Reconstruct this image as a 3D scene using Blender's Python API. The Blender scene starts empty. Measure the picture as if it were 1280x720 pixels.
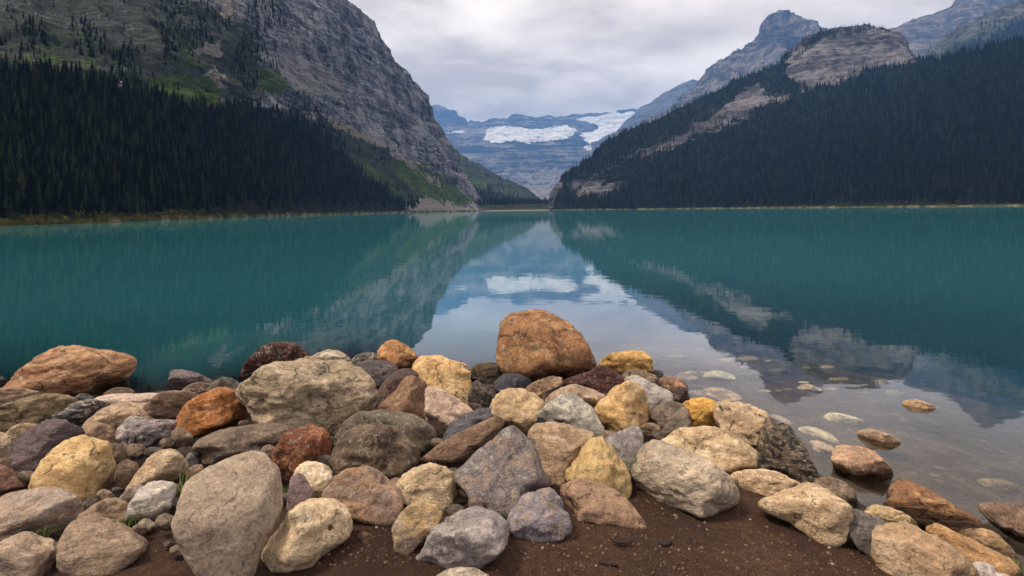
import bpy, math, random
import numpy as np
from mathutils import Vector, Matrix

scene = bpy.context.scene
COL = scene.collection
rng = np.random.default_rng(7)
random.seed(7)

# ------------------------------------------------------------------ camera, light, exposure
EYE, F, HOR, ROLL = 2.0, 700.0, 261.5, 0.0128
cam_d = bpy.data.cameras.new('camera')
cam = bpy.data.objects.new('camera', cam_d); COL.objects.link(cam)
cam_d.sensor_width = 36.0
cam_d.lens = 36.0 * F / 1280.0
cam_d.shift_y = -(360.0 - HOR) / 1280.0
cam_d.clip_start, cam_d.clip_end = 0.05, 30000.0
_rx = Vector((math.cos(ROLL), 0, -math.sin(ROLL)))
_up = Vector((math.sin(ROLL), 0, math.cos(ROLL)))
_bk = Vector((0, -1, 0))
cam.matrix_world = Matrix(((_rx.x, _up.x, _bk.x, 0), (_rx.y, _up.y, _bk.y, 0), (_rx.z, _up.z, _bk.z, EYE), (0, 0, 0, 1)))
scene.camera = cam

SUN_EL, SUN_AZ = 60.0, -78.0            # the brightest part of the overcast: up to the left, a little behind the camera
world = bpy.data.worlds.new('World'); scene.world = world; world.use_nodes = True
wt = world.node_tree; wt.nodes.clear()
def wn(t, **k):
    n = wt.nodes.new(t)
    for a, b in k.items(): setattr(n, a, b)
    return n
w_out, w_bg = wn('ShaderNodeOutputWorld'), wn('ShaderNodeBackground')
w_sky = wn('ShaderNodeTexSky', sky_type='NISHITA', sun_disc=False)
w_sky.sun_elevation = math.radians(SUN_EL); w_sky.sun_rotation = math.radians(180 - SUN_AZ)
w_tc = wn('ShaderNodeTexCoord'); w_sep = wn('ShaderNodeSeparateXYZ')
wt.links.new(w_tc.outputs['Generated'], w_sep.inputs[0])
def wmath(op, a, b=None, clamp=False):
    n = wn('ShaderNodeMath', operation=op, use_clamp=clamp)
    for i, v in enumerate((a, b)):
        if v is None: continue
        if isinstance(v, (int, float)): n.inputs[i].default_value = v
        else: wt.links.new(v, n.inputs[i])
    return n.outputs[0]
zc = wmath('MAXIMUM', w_sep.outputs['Z'], 0.0)
inv = wmath('DIVIDE', 1.0, wmath('ADD', zc, 0.16))
w_cmb = wn('ShaderNodeCombineXYZ')
wt.links.new(wmath('MULTIPLY', w_sep.outputs['X'], inv), w_cmb.inputs[0])
wt.links.new(wmath('MULTIPLY', w_sep.outputs['Y'], inv), w_cmb.inputs[1])
def wnoise(scale, detail, rough, off, dist=0.0):
    m = wn('ShaderNodeMapping'); m.inputs['Location'].default_value = off; m.inputs['Scale'].default_value = (1, 1.25, 1)
    wt.links.new(w_cmb.outputs[0], m.inputs['Vector'])
    n = wn('ShaderNodeTexNoise'); n.inputs['Scale'].default_value = scale; n.inputs['Detail'].default_value = detail
    n.inputs['Roughness'].default_value = rough; n.inputs['Distortion'].default_value = dist
    wt.links.new(m.outputs[0], n.inputs['Vector']); return n.outputs['Fac']
cl1 = wnoise(0.9, 8, 0.56, (3.1, 0.7, 0), 0.5)
cl2 = wnoise(2.6, 7, 0.58, (7.3, 4.2, 0), 0.3)
cl = wmath('ADD', wmath('MULTIPLY', cl1, 0.65), wmath('MULTIPLY', cl2, 0.35))
w_ramp = wn('ShaderNodeValToRGB')
e = w_ramp.color_ramp.elements
e[0].position, e[0].color = 0.40, (0.71, 0.605, 0.52, 1)
e[1].position, e[1].color = 0.595, (1.30, 1.145, 1.0, 1)
x = e.new(0.465); x.color = (0.91, 0.785, 0.68, 1)
x = e.new(0.52); x.color = (1.09, 0.95, 0.825, 1)
wt.links.new(cl, w_ramp.inputs[0])
CIE0, CIE1 = 0.432, 0.19                 # an overcast dome, about twice as bright overhead as at the horizon
grad = wmath('ADD', CIE0, wmath('MULTIPLY', zc, CIE1))
w_mul = wn('ShaderNodeVectorMath', operation='SCALE')
wt.links.new(w_ramp.outputs[0], w_mul.inputs[0]); wt.links.new(grad, w_mul.inputs['Scale'])
w_sk = wn('ShaderNodeVectorMath', operation='SCALE'); w_sk.inputs['Scale'].default_value = 0.3
wt.links.new(w_sky.outputs[0], w_sk.inputs[0])
w_mix = wn('ShaderNodeMix', data_type='RGBA'); w_mix.inputs['Factor'].default_value = 0.93
w_10 = wn('ShaderNodeVectorMath', operation='SCALE'); w_10.inputs['Scale'].default_value = 10.0
wt.links.new(w_mul.outputs[0], w_10.inputs[0])
wt.links.new(w_sk.outputs[0], w_mix.inputs[6]); wt.links.new(w_10.outputs[0], w_mix.inputs[7])
wt.links.new(w_mix.outputs[2], w_bg.inputs[0]); w_bg.inputs[1].default_value = 0.1
wt.links.new(w_bg.outputs[0], w_out.inputs[0])

sun_d = bpy.data.lights.new('sun', 'SUN'); sun_d.energy = 1.5; sun_d.angle = math.radians(10); sun_d.color = (1.0, 0.90, 0.75)
sun = bpy.data.objects.new('sun', sun_d); COL.objects.link(sun)
_a, _e = math.radians(SUN_AZ), math.radians(SUN_EL)
_sd = Vector((math.sin(_a) * math.cos(_e), -math.cos(_a) * math.cos(_e), math.sin(_e)))   # towards the sun
sun.rotation_euler = _sd.to_track_quat('Z', 'Y').to_euler()
vs = scene.view_settings
vs.view_transform = 'Standard'; vs.look = 'None'; vs.gamma = 1.0; vs.use_curve_mapping = False; vs.exposure = 1.5
scene.cycles.max_bounces = 6; scene.cycles.transparent_max_bounces = 8
scene.cycles.volume_bounces = 0; scene.cycles.use_denoising = True

# ------------------------------------------------------------------ helpers
def hor(x): return HOR - ROLL * (x - 640.0)
def ray(px, py):
    """direction through a photograph pixel, scaled so that its forward (Y) component is 1"""
    u, v = (np.asarray(px, float) - 640.0) / F, (HOR - np.asarray(py, float)) / F
    return np.stack([u * _rx.x + v * _up.x, np.ones_like(u + v), u * _rx.z + v * _up.z], -1)
def project(P):
    P = np.asarray(P, float); d = P - np.array([0, 0, EYE]); y = np.maximum(d[..., 1], 1e-6)
    u = (d[..., 0] * _rx.x + d[..., 2] * _rx.z) / y; v = (d[..., 0] * _up.x + d[..., 2] * _up.z) / y
    return 640 + u * F, HOR - v * F
def srgb(r, g, b, k=1.0):
    f = lambda c: (c / 255 / 12.92 if c / 255 <= 0.04045 else ((c / 255 + 0.055) / 1.055) ** 2.4) * k
    return (f(r), f(g), f(b), 1.0)
def sstep(a, b, x):
    t = np.clip((x - a) / (b - a), 0, 1); return t * t * (3 - 2 * t)

_perm = np.random.default_rng(11).permutation(4096)
_grad = np.random.default_rng(12).normal(size=(4096, 3)); _grad /= np.linalg.norm(_grad, axis=1)[:, None]
def perlin(p):
    p = np.asarray(p, float); i = np.floor(p).astype(np.int64); f = p - i
    u = f * f * f * (f * (f * 6 - 15) + 10); out = np.zeros(p.shape[:-1])
    for dx in (0, 1):
        for dy in (0, 1):
            for dz in (0, 1):
                h = _perm[(i[..., 0] + dx) & 4095]; h = _perm[(h + i[..., 1] + dy) & 4095]; h = _perm[(h + i[..., 2] + dz) & 4095]
                g = _grad[h]; d = f - np.array([dx, dy, dz])
                w = (u[..., 0] if dx else 1 - u[..., 0]) * (u[..., 1] if dy else 1 - u[..., 1]) * (u[..., 2] if dz else 1 - u[..., 2])
                out += w * (g * d).sum(-1)
    return out * 1.5
def fbm(p, octs=4, gain=0.5, ridged=False):
    p = np.asarray(p, float); s, a, out = 1.0, 1.0, 0.0
    for k in range(octs):
        n = perlin(p * s + 17.3 * k)
        out = out + a * ((1 - 2 * np.abs(n)) if ridged else n); s *= 2.03; a *= gain
    return out
def inside(poly, X, Y):
    c = np.zeros(np.shape(X), bool); n = len(poly)
    for k in range(n):
        (x1, y1), (x2, y2) = poly[k], poly[(k + 1) % n]
        m = ((y1 > Y) != (y2 > Y)) & (X < (x2 - x1) * (Y - y1) / ((y2 - y1) if y2 != y1 else 1e-9) + x1)
        c ^= m
    return c
def seg_dist(pts, X, Y, closed=False):
    d = np.full(np.shape(X), 1e18); n = len(pts)
    for k in range(n if closed else n - 1):
        (x1, y1), (x2, y2) = pts[k], pts[(k + 1) % n]
        t = np.clip(((X - x1) * (x2 - x1) + (Y - y1) * (y2 - y1)) / max((x2 - x1) ** 2 + (y2 - y1) ** 2, 1e-12), 0, 1)
        d = np.minimum(d, np.hypot(X - x1 - t * (x2 - x1), Y - y1 - t * (y2 - y1)))
    return d
def poly_mask(poly, X, Y, soft):
    """1 well inside a traced patch, 0 outside, with a soft band"""
    sd = seg_dist(poly, X, Y, True); sd = np.where(inside(poly, X, Y), sd, -sd)
    return sstep(-soft, soft, sd)
def mesh_from(name, V, Fc, mat=None, parent=None, smooth=True, attrs=None, colors=None):
    """one mesh object from numpy arrays; Fc is an int array (n,3) or (n,4)"""
    me = bpy.data.meshes.new(name); V = np.ascontiguousarray(V, np.float32); Fc = np.ascontiguousarray(Fc, np.int32); n, k = Fc.shape
    me.vertices.add(len(V)); me.vertices.foreach_set('co', V.ravel())
    me.loops.add(n * k); me.loops.foreach_set('vertex_index', Fc.ravel())
    me.polygons.add(n); me.polygons.foreach_set('loop_start', np.arange(0, n * k, k, dtype=np.int32)); me.polygons.foreach_set('loop_total', np.full(n, k, np.int32))
    me.polygons.foreach_set('use_smooth', np.full(n, smooth)); me.update(calc_edges=True)
    for a, v in (attrs or {}).items():
        t = me.attributes.new(a, 'FLOAT', 'POINT'); t.data.foreach_set('value', np.ascontiguousarray(v, np.float32).ravel())
    for a, v in (colors or {}).items():
        t = me.attributes.new(a, 'FLOAT_COLOR', 'POINT'); t.data.foreach_set('color', np.ascontiguousarray(v, np.float32).ravel())
    if mat: me.materials.append(mat)
    o = bpy.data.objects.new(name, me); COL.objects.link(o)
    if parent: o.parent = parent
    return o
def tag(o, label=None, cat=None, group=None, kind=None):
    for k, v in (('label', label), ('category', cat), ('group', group), ('kind', kind)):
        if v: o[k] = v
    return o
def grid_faces(nr, nc, wrap=False):
    r = np.arange(nr - 1)[:, None]; c = np.arange(nc if wrap else nc - 1)[None, :]; c2 = (c + 1) % nc
    a = r * nc + c; b = r * nc + c2; d = (r + 1) * nc + c2; e_ = (r + 1) * nc + c
    return np.stack([np.broadcast_to(q, (nr - 1, c.shape[1])) for q in (a, b, d, e_)], -1).reshape(-1, 4)

class NT:
    """small wrapper for building node materials"""
    def __init__(s, name):
        s.m = bpy.data.materials.new(name); s.m.use_nodes = True; s.t = s.m.node_tree; s.t.nodes.clear()
        s.out = s.t.nodes.new('ShaderNodeOutputMaterial')
    def n(s, typ, **k):
        q = s.t.nodes.new(typ)
        for a, b in k.items(): setattr(q, a, b)
        return q
    def l(s, a, b): s.t.links.new(a, b)
    def put(s, sock, v):
        if isinstance(v, bpy.types.NodeSocket): s.l(v, sock)
        else: sock.default_value = v
    def math(s, op, a, b=0.0, clamp=False):
        q = s.n('ShaderNodeMath', operation=op, use_clamp=clamp); s.put(q.inputs[0], a); s.put(q.inputs[1], b); return q.outputs[0]
    def mix(s, f, a, b, mode='MIX'):
        q = s.n('ShaderNodeMix', data_type='RGBA', blend_type=mode); s.put(q.inputs[0], f); s.put(q.inputs[6], a); s.put(q.inputs[7], b); return q.outputs[2]
    def mapr(s, v, a, b, c=0.0, d=1.0, smooth=True):
        q = s.n('ShaderNodeMapRange', interpolation_type='SMOOTHSTEP' if smooth else 'LINEAR')
        for i, z in enumerate((v, a, b, c, d)): s.put(q.inputs[i], z)
        return q.outputs[0]
    def mapping(s, vec, loc=(0, 0, 0), rot=(0, 0, 0), sc=(1, 1, 1)):
        q = s.n('ShaderNodeMapping'); s.l(vec, q.inputs[0]); q.inputs[1].default_value = loc; q.inputs[2].default_value = rot; q.inputs[3].default_value = sc; return q.outputs[0]
    def noise(s, vec, scale, detail=4, rough=0.5, dist=0.0):
        q = s.n('ShaderNodeTexNoise'); s.l(vec, q.inputs['Vector'])
        q.inputs['Scale'].default_value = scale; q.inputs['Detail'].default_value = detail; q.inputs['Roughness'].default_value = rough; q.inputs['Distortion'].default_value = dist
        return q.outputs['Fac']
    def ramp(s, f, stops):
        q = s.n('ShaderNodeValToRGB'); e_ = q.color_ramp.elements
        e_[0].position, e_[0].color = stops[0]; e_[1].position, e_[1].color = stops[-1]
        for p, c in stops[1:-1]: z = e_.new(p); z.color = c
        s.put(q.inputs[0], f); return q.outputs[0]
    def attr(s, name):
        q = s.n('ShaderNodeAttribute'); q.attribute_name = name; return q
    def bump(s, h, strength, dist=0.02, normal=None):
        q = s.n('ShaderNodeBump'); q.inputs['Strength'].default_value = strength; q.inputs['Distance'].default_value = dist; s.l(h, q.inputs['Height'])
        if normal: s.l(normal, q.inputs['Normal'])
        return q.outputs[0]
    def principled(s, col, rough=0.8, normal=None, spec=0.3):
        q = s.n('ShaderNodeBsdfPrincipled'); s.put(q.inputs['Base Color'], col); s.put(q.inputs['Roughness'], rough)
        s.put(q.inputs['Specular IOR Level'], spec)
        if normal: s.l(normal, q.inputs['Normal'])
        s.l(q.outputs[0], s.out.inputs[0]); return q
    def pos(s): return s.n('ShaderNodeNewGeometry').outputs['Position']
    def obj(s): return s.n('ShaderNodeTexCoord').outputs['Object']

# ------------------------------------------------------------------ ground, lake bed, water
_shore_px = [(-420, 500), (-200, 488), (0, 486), (60, 492), (170, 494), (215, 488), (262, 482), (310, 478), (380, 462), (430, 448), (480, 452), (530, 456), (590, 466),
             (640, 474), (700, 470), (752, 466), (815, 468), (845, 484), (868, 496), (915, 506), (962, 520), (1000, 548), (1024, 590), (1066, 622), (1100, 645), (1165, 668),
             (1215, 690), (1262, 708), (1330, 750), (1420, 800)]
SH = []
for _x, _y in _shore_px:
    r = ray(_x, _y); t = -EYE / r[2]; SH.append((r[0] * t, t))
SH = [(-40.0, SH[0][1] + 8)] + SH + [(SH[-1][0] + 3, -2.0), (30.0, -8.0)]
LAND = SH + [(60.0, -60.0), (-200.0, -60.0), (-200, SH[0][1] + 60)]
def ground_z(X, Y):
    X, Y = np.asarray(X, float), np.asarray(Y, float)
    d = seg_dist(SH, X, Y); land = inside(LAND, X, Y)
    r = np.hypot(X, Y)
    up = 0.34 * (1 - np.exp(-d / 1.5)) + 0.012 * np.minimum(d, 60)
    s = 0.62 - 0.545 * sstep(-1.6, 1.4, X)
    dn = -(0.10 * (1 - np.exp(-d / 0.22)) + s * d + 0.016 * d * d); dn = np.maximum(dn, -14 + 0.01 * d)
    z = np.where(land, up, dn)
    far = sstep(0, 20, Y - 808 + 0.02 * X); z = np.where(~land, z + far * (15.5 + 0.006 * np.clip(Y - 808, 0, 1400)), z)
    z = np.where(r > 3000, np.maximum(z, 1.0), z)
    return z
PILE_PX = [(-420, 500), (-120, 492), (0, 492), (110, 500), (215, 496), (310, 486), (380, 474), (430, 462), (520, 470), (620, 486), (700, 482), (815, 482), (868, 508), (950, 530), (1010, 590),
           (985, 605), (950, 592), (915, 588), (830, 590), (790, 606), (700, 606), (640, 628), (560, 640), (500, 648), (450, 634), (400, 620), (330, 640), (330, 700), (225, 700), (185, 660), (130, 735), (-420, 800)]
def _plan(x, y, z):
    r = ray(x, y); t = (z - EYE) / r[2]; return (r[0] * t, t)
PILE = [_plan(x, y, 0.12 if y < 530 else 0.26) for x, y in PILE_PX]
def hit_ground(px, py, zmin=-9.0):
    r = ray(px, py); ts = np.geomspace(1.2, 60, 700)
    P = np.array([0, 0, EYE]) + ts[:, None] * r; g = np.maximum(ground_z(P[:, 0], P[:, 1]), zmin)
    k = int(np.argmax(P[:, 2] <= g)); return P[k] if P[k, 2] <= g[k] else P[-1]
def soil_material():
    s = NT('soil'); P = s.pos(); z = s.n('ShaderNodeSeparateXYZ'); s.l(P, z.inputs[0])
    n1 = s.noise(P, 1.7, 5, 0.6); n2 = s.noise(P, 22, 6, 0.7); n3 = s.noise(P, 130, 3, 0.6)
    dry = s.ramp(n1, [(0.35, srgb(58, 38, 27)), (0.5, srgb(78, 54, 39)), (0.66, srgb(94, 68, 50))])
    dry = s.mix(s.mapr(n2, 0.40, 0.62), s.mix(0.55, dry, srgb(46, 30, 23)), dry)
    dry = s.mix(s.mapr(n3, 0.56, 0.72), dry, srgb(98, 74, 56))
    dry = s.mix(s.mapr(n3, 0.42, 0.30), dry, srgb(40, 27, 21))
    bed = s.ramp(s.noise(P, 3.2, 6, 0.62), [(0.36, srgb(84, 70, 60)), (0.52, srgb(112, 94, 80)), (0.66, srgb(134, 114, 98))])
    bed = s.mix(s.mapr(s.noise(s.mapping(P, sc=(1, 1, 0.2)), 26, 4, 0.6), 0.42, 0.60), s.mix(0.5, bed, srgb(40, 36, 34)), bed)
    vc = s.n('ShaderNodeTexVoronoi'); s.l(s.mapping(P, sc=(1, 1.25, 0.3)), vc.inputs['Vector']); vc.inputs['Scale'].default_value = 6.5
    bw = s.n('ShaderNodeSeparateColor'); s.l(vc.outputs['Color'], bw.inputs[0])
    cob = s.ramp(bw.outputs[0], [(0.0, srgb(70, 60, 50)), (0.5, srgb(110, 96, 80)), (1.0, srgb(160, 144, 116))])
    cm = s.math('MULTIPLY', s.mapr(vc.outputs['Distance'], 0.34, 0.20), s.mapr(bw.outputs[1], 0.45, 0.55))
    bed = s.mix(s.math('MULTIPLY', cm, 0.75), bed, s.mix(s.mapr(n2, 0.3, 0.7), s.mix(0.35, cob, srgb(50, 44, 38)), cob))
    zz = s.math('ADD', z.outputs['Z'], s.math('MULTIPLY', s.math('SUBTRACT', n1, 0.5), 0.05))
    col = s.mix(s.mapr(zz, -0.015, 0.05), bed, s.mix(s.mapr(zz, 0.03, 0.11), s.mix(0.55, dry, srgb(44, 36, 32)), dry))
    far = s.mapr(s.n('ShaderNodeSeparateXYZ').outputs[1], 0, 1)
    y = s.n('ShaderNodeSeparateXYZ'); s.l(P, y.inputs[0])
    col = s.mix(s.mapr(y.outputs['Y'], 770, 800), col, s.mix(s.mapr(y.outputs['Z'], 0.5, 0.9), srgb(120, 116, 104), srgb(40, 48, 34)))
    col = s.mix(s.math('MULTIPLY', s.attr('gap_shade').outputs['Fac'], 0.85), col, s.mix(n2, srgb(16, 11, 9), srgb(40, 28, 22)))  # shade in the gaps of the heap, painted as near-black soil colour
    rough = s.mapr(zz, 0.0, 0.12, 0.45, 0.95)
    b = s.bump(s.math('ADD', s.math('MULTIPLY', n2, 0.6), s.math('MULTIPLY', n3, 0.5)), 1.0, 0.05)
    s.principled(col, rough, b, 0.25); return s.m

def water_material():
    s = NT('lake_water'); P = s.pos(); dep = s.attr('depth').outputs['Fac']
    n1 = s.noise(s.mapping(P, sc=(0.55, 1.0, 1)), 1.6, 3, 0.5, 0.4); n2 = s.noise(s.mapping(P, rot=(0, 0, 0.3), sc=(0.5, 1.0, 1)), 7.0, 2, 0.5)
    h = s.math('ADD', s.math('MULTIPLY', n1, 1.0), s.math('MULTIPLY', n2, 0.13))
    nb = s.bump(h, 0.04, 0.05)
    fr = s.n('ShaderNodeFresnel'); fr.inputs['IOR'].default_value = 1.33; s.l(nb, fr.inputs['Normal'])
    fac = s.math('ADD', s.mapr(fr.outputs[0], 0.05, 0.38, 0.05, 0.70), s.mapr(fr.outputs[0], 0.38, 1.0, 0.0, 0.13, False))
    gl = s.n('ShaderNodeBsdfGlossy'); gl.inputs['Roughness'].default_value = 0.016; gl.inputs['Color'].default_value = (1, 1, 1, 1); s.l(nb, gl.inputs['Normal'])
    tr = s.n('ShaderNodeBsdfTransparent'); tr.inputs['Color'].default_value = (0.88, 0.90, 0.86, 1)
    df = s.n('ShaderNodeBsdfDiffuse')
    big = s.noise(P, 0.035, 3, 0.5)
    s.put(df.inputs['Color'], s.mix(s.mapr(big, 0.35, 0.65), (0.023, 0.138, 0.160, 1), (0.030, 0.160, 0.186, 1)))
    op = s.math('SUBTRACT', 1.0, s.math('POWER', 2.718, s.math('MULTIPLY', dep, -0.72)), True)
    op = s.mapr(op, 0.12, 1.0, 0.0, 1.0, False)
    m1 = s.n('ShaderNodeMixShader'); s.put(m1.inputs[0], op); s.l(tr.outputs[0], m1.inputs[1]); s.l(df.outputs[0], m1.inputs[2])
    m2 = s.n('ShaderNodeMixShader'); s.put(m2.inputs[0], fac); s.l(m1.outputs[0], m2.inputs[1]); s.l(gl.outputs[0], m2.inputs[2])
    s.l(m2.outputs[0], s.out.inputs[0]); return s.m

az = np.radians(np.concatenate([np.linspace(-56, 56, 420), np.linspace(60, 300, 48)]))
rad = np.concatenate([np.geomspace(0.35, 40, 460), np.geomspace(42, 8650, 120)])
A, Rr = np.meshgrid(az, rad); X, Y = Rr * np.sin(A), Rr * np.cos(A); Z = ground_z(X, Y)
_p = np.stack([X, Y, Z], -1)
near = np.exp(-Rr / 14)
Z = Z + near * (0.03 * fbm(_p * 1.9, 4) + 0.008 * fbm(_p * 9, 3))
Z = Z - near * 0.02 * np.clip(fbm(_p * 5.5 + 9, 2), 0.35, 1) * (Z > 0.08)
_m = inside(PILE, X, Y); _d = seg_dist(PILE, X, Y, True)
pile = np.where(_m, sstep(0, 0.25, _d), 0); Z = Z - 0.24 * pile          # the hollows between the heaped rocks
ground = mesh_from('ground', np.stack([X, Y, Z], -1).reshape(-1, 3), grid_faces(len(rad), len(az), True), soil_material(), attrs={'gap_shade': pile}); tag(ground, kind='structure')

rad = np.concatenate([np.geomspace(1.2, 40, 260), np.geomspace(42, 1400, 70)]); az = np.radians(np.linspace(-75, 75, 260))
A, Rr = np.meshgrid(az, rad); X, Y = Rr * np.sin(A), Rr * np.cos(A)
dep = np.maximum(-ground_z(X, Y), 0); dep = np.where(Y > 640, np.maximum(dep, 4), dep)
lake = mesh_from('lake_water', np.stack([X, Y, np.zeros_like(X)], -1).reshape(-1, 3), grid_faces(len(rad), len(az)), water_material(), attrs={'depth': dep}); tag(lake, kind='structure')

# ------------------------------------------------------------------ mountains
def mountain_material(name, c_dark, c_mid, c_light, scale=1.0, strata=0.35, dip=(0.0, 0.0), contrast=1.0, pale=(156, 146, 142), bush=(48, 57, 44), bank_h=0.9):
    s = NT(name); P = s.pos()
    Q = s.mapping(P, rot=(dip[0], dip[1], 0), sc=(0.05, 0.05, 1.0))
    st = s.noise(Q, 0.16 * scale, 6, 0.62, 0.6)
    st2 = s.noise(Q, 0.55 * scale, 4, 0.6, 0.4)
    gu = s.noise(s.mapping(P, rot=(0, dip[1] * 0.35, 0), sc=(1, 1, 0.16)), 0.085 * scale, 7, 0.68, 0.4)
    bl = s.noise(P, 0.03 * scale, 8, 0.66)
    fine = s.noise(P, 0.5 * scale, 5, 0.7)
    v = s.math('ADD', s.math('ADD', s.math('MULTIPLY', st, strata), s.math('MULTIPLY', gu, 0.9 - strata)), s.math('MULTIPLY', bl, 0.35))
    v = s.math('ADD', v, s.math('MULTIPLY', s.math('SUBTRACT', fine, 0.5), 0.45 * contrast))
    v = s.math('ADD', v, s.math('MULTIPLY', s.math('SUBTRACT', st2, 0.5), strata * 1.1))
    v = s.math('ADD', v, s.math('MULTIPLY', s.math('SUBTRACT', gu, 0.5), 0.75))
    v = s.math('ADD', v, s.math('MULTIPLY', s.math('SUBTRACT', s.noise(s.mapping(P, rot=(dip[0], dip[1], 0), sc=(0.15, 0.15, 1.0)), 0.045 * scale, 3, 0.6, 0.5), 0.5), 0.55))
    col = s.ramp(v, [(0.42, srgb(*c_dark)), (0.60, srgb(*c_mid)), (0.80, srgb(*c_light))])
    at = lambda k: s.attr(k).outputs['Fac']
    jit = s.math('MULTIPLY', s.math('SUBTRACT', s.math('ADD', s.math('MULTIPLY', fine, 0.6), s.math('MULTIPLY', gu, 0.4)), 0.5), 1.5)
    msk = lambda k, lo=0.42, hi=0.58: s.mapr(s.math('ADD', at(k), jit), lo, hi)
    col = s.mix(s.math('MULTIPLY', msk('pale'), 0.85), col, s.mix(s.mapr(st, 0.4, 0.6), srgb(*pale), s.mix(0.5, srgb(*pale), srgb(*c_mid))))
    gr = s.ramp(s.math('ADD', s.math('MULTIPLY', bl, 0.5), s.math('MULTIPLY', fine, 0.5)), [(0.36, srgb(32, 46, 25)), (0.5, srgb(58, 76, 36)), (0.64, srgb(92, 100, 54))])
    col = s.mix(s.math('MULTIPLY', msk('bush', 0.46, 0.56), 0.9), col, s.mix(s.mapr(gu, 0.42, 0.58), srgb(*bush), s.mix(0.5, srgb(*bush), srgb(34, 40, 30))))
    col = s.mix(msk('grass'), col, gr)
    col = s.mix(s.math('MULTIPLY', msk('scree'), 0.9), col, s.mix(s.mapr(fine, 0.35, 0.65), srgb(106, 98, 92), srgb(150, 142, 134)))
    col = s.mix(msk('forest', 0.40, 0.60), col, s.mix(fine, srgb(14, 18, 13), srgb(26, 30, 21)))
    z = s.n('ShaderNodeSeparateXYZ'); s.l(P, z.inputs[0])
    sh = s.noise(P, 0.12, 4, 0.6)
    bank = s.ramp(sh, [(0.36, srgb(40, 42, 22)), (0.5, srgb(80, 74, 40)), (0.64, srgb(122, 112, 90))])
    col = s.mix(s.mapr(s.math('ADD', z.outputs['Z'], s.math('MULTIPLY', s.math('SUBTRACT', s.noise(P, 0.22, 4, 0.65), 0.5), 5.0)), bank_h + 0.35, bank_h - 0.2), col, bank)
    b = s.bump(s.math('ADD', s.math('ADD', gu, s.math('MULTIPLY', fine, 0.4)), s.math('MULTIPLY', st2, 0.9)), 0.9, 5.0 / scale)
    s.principled(col, 0.95, b, 0.08); return s.m

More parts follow.
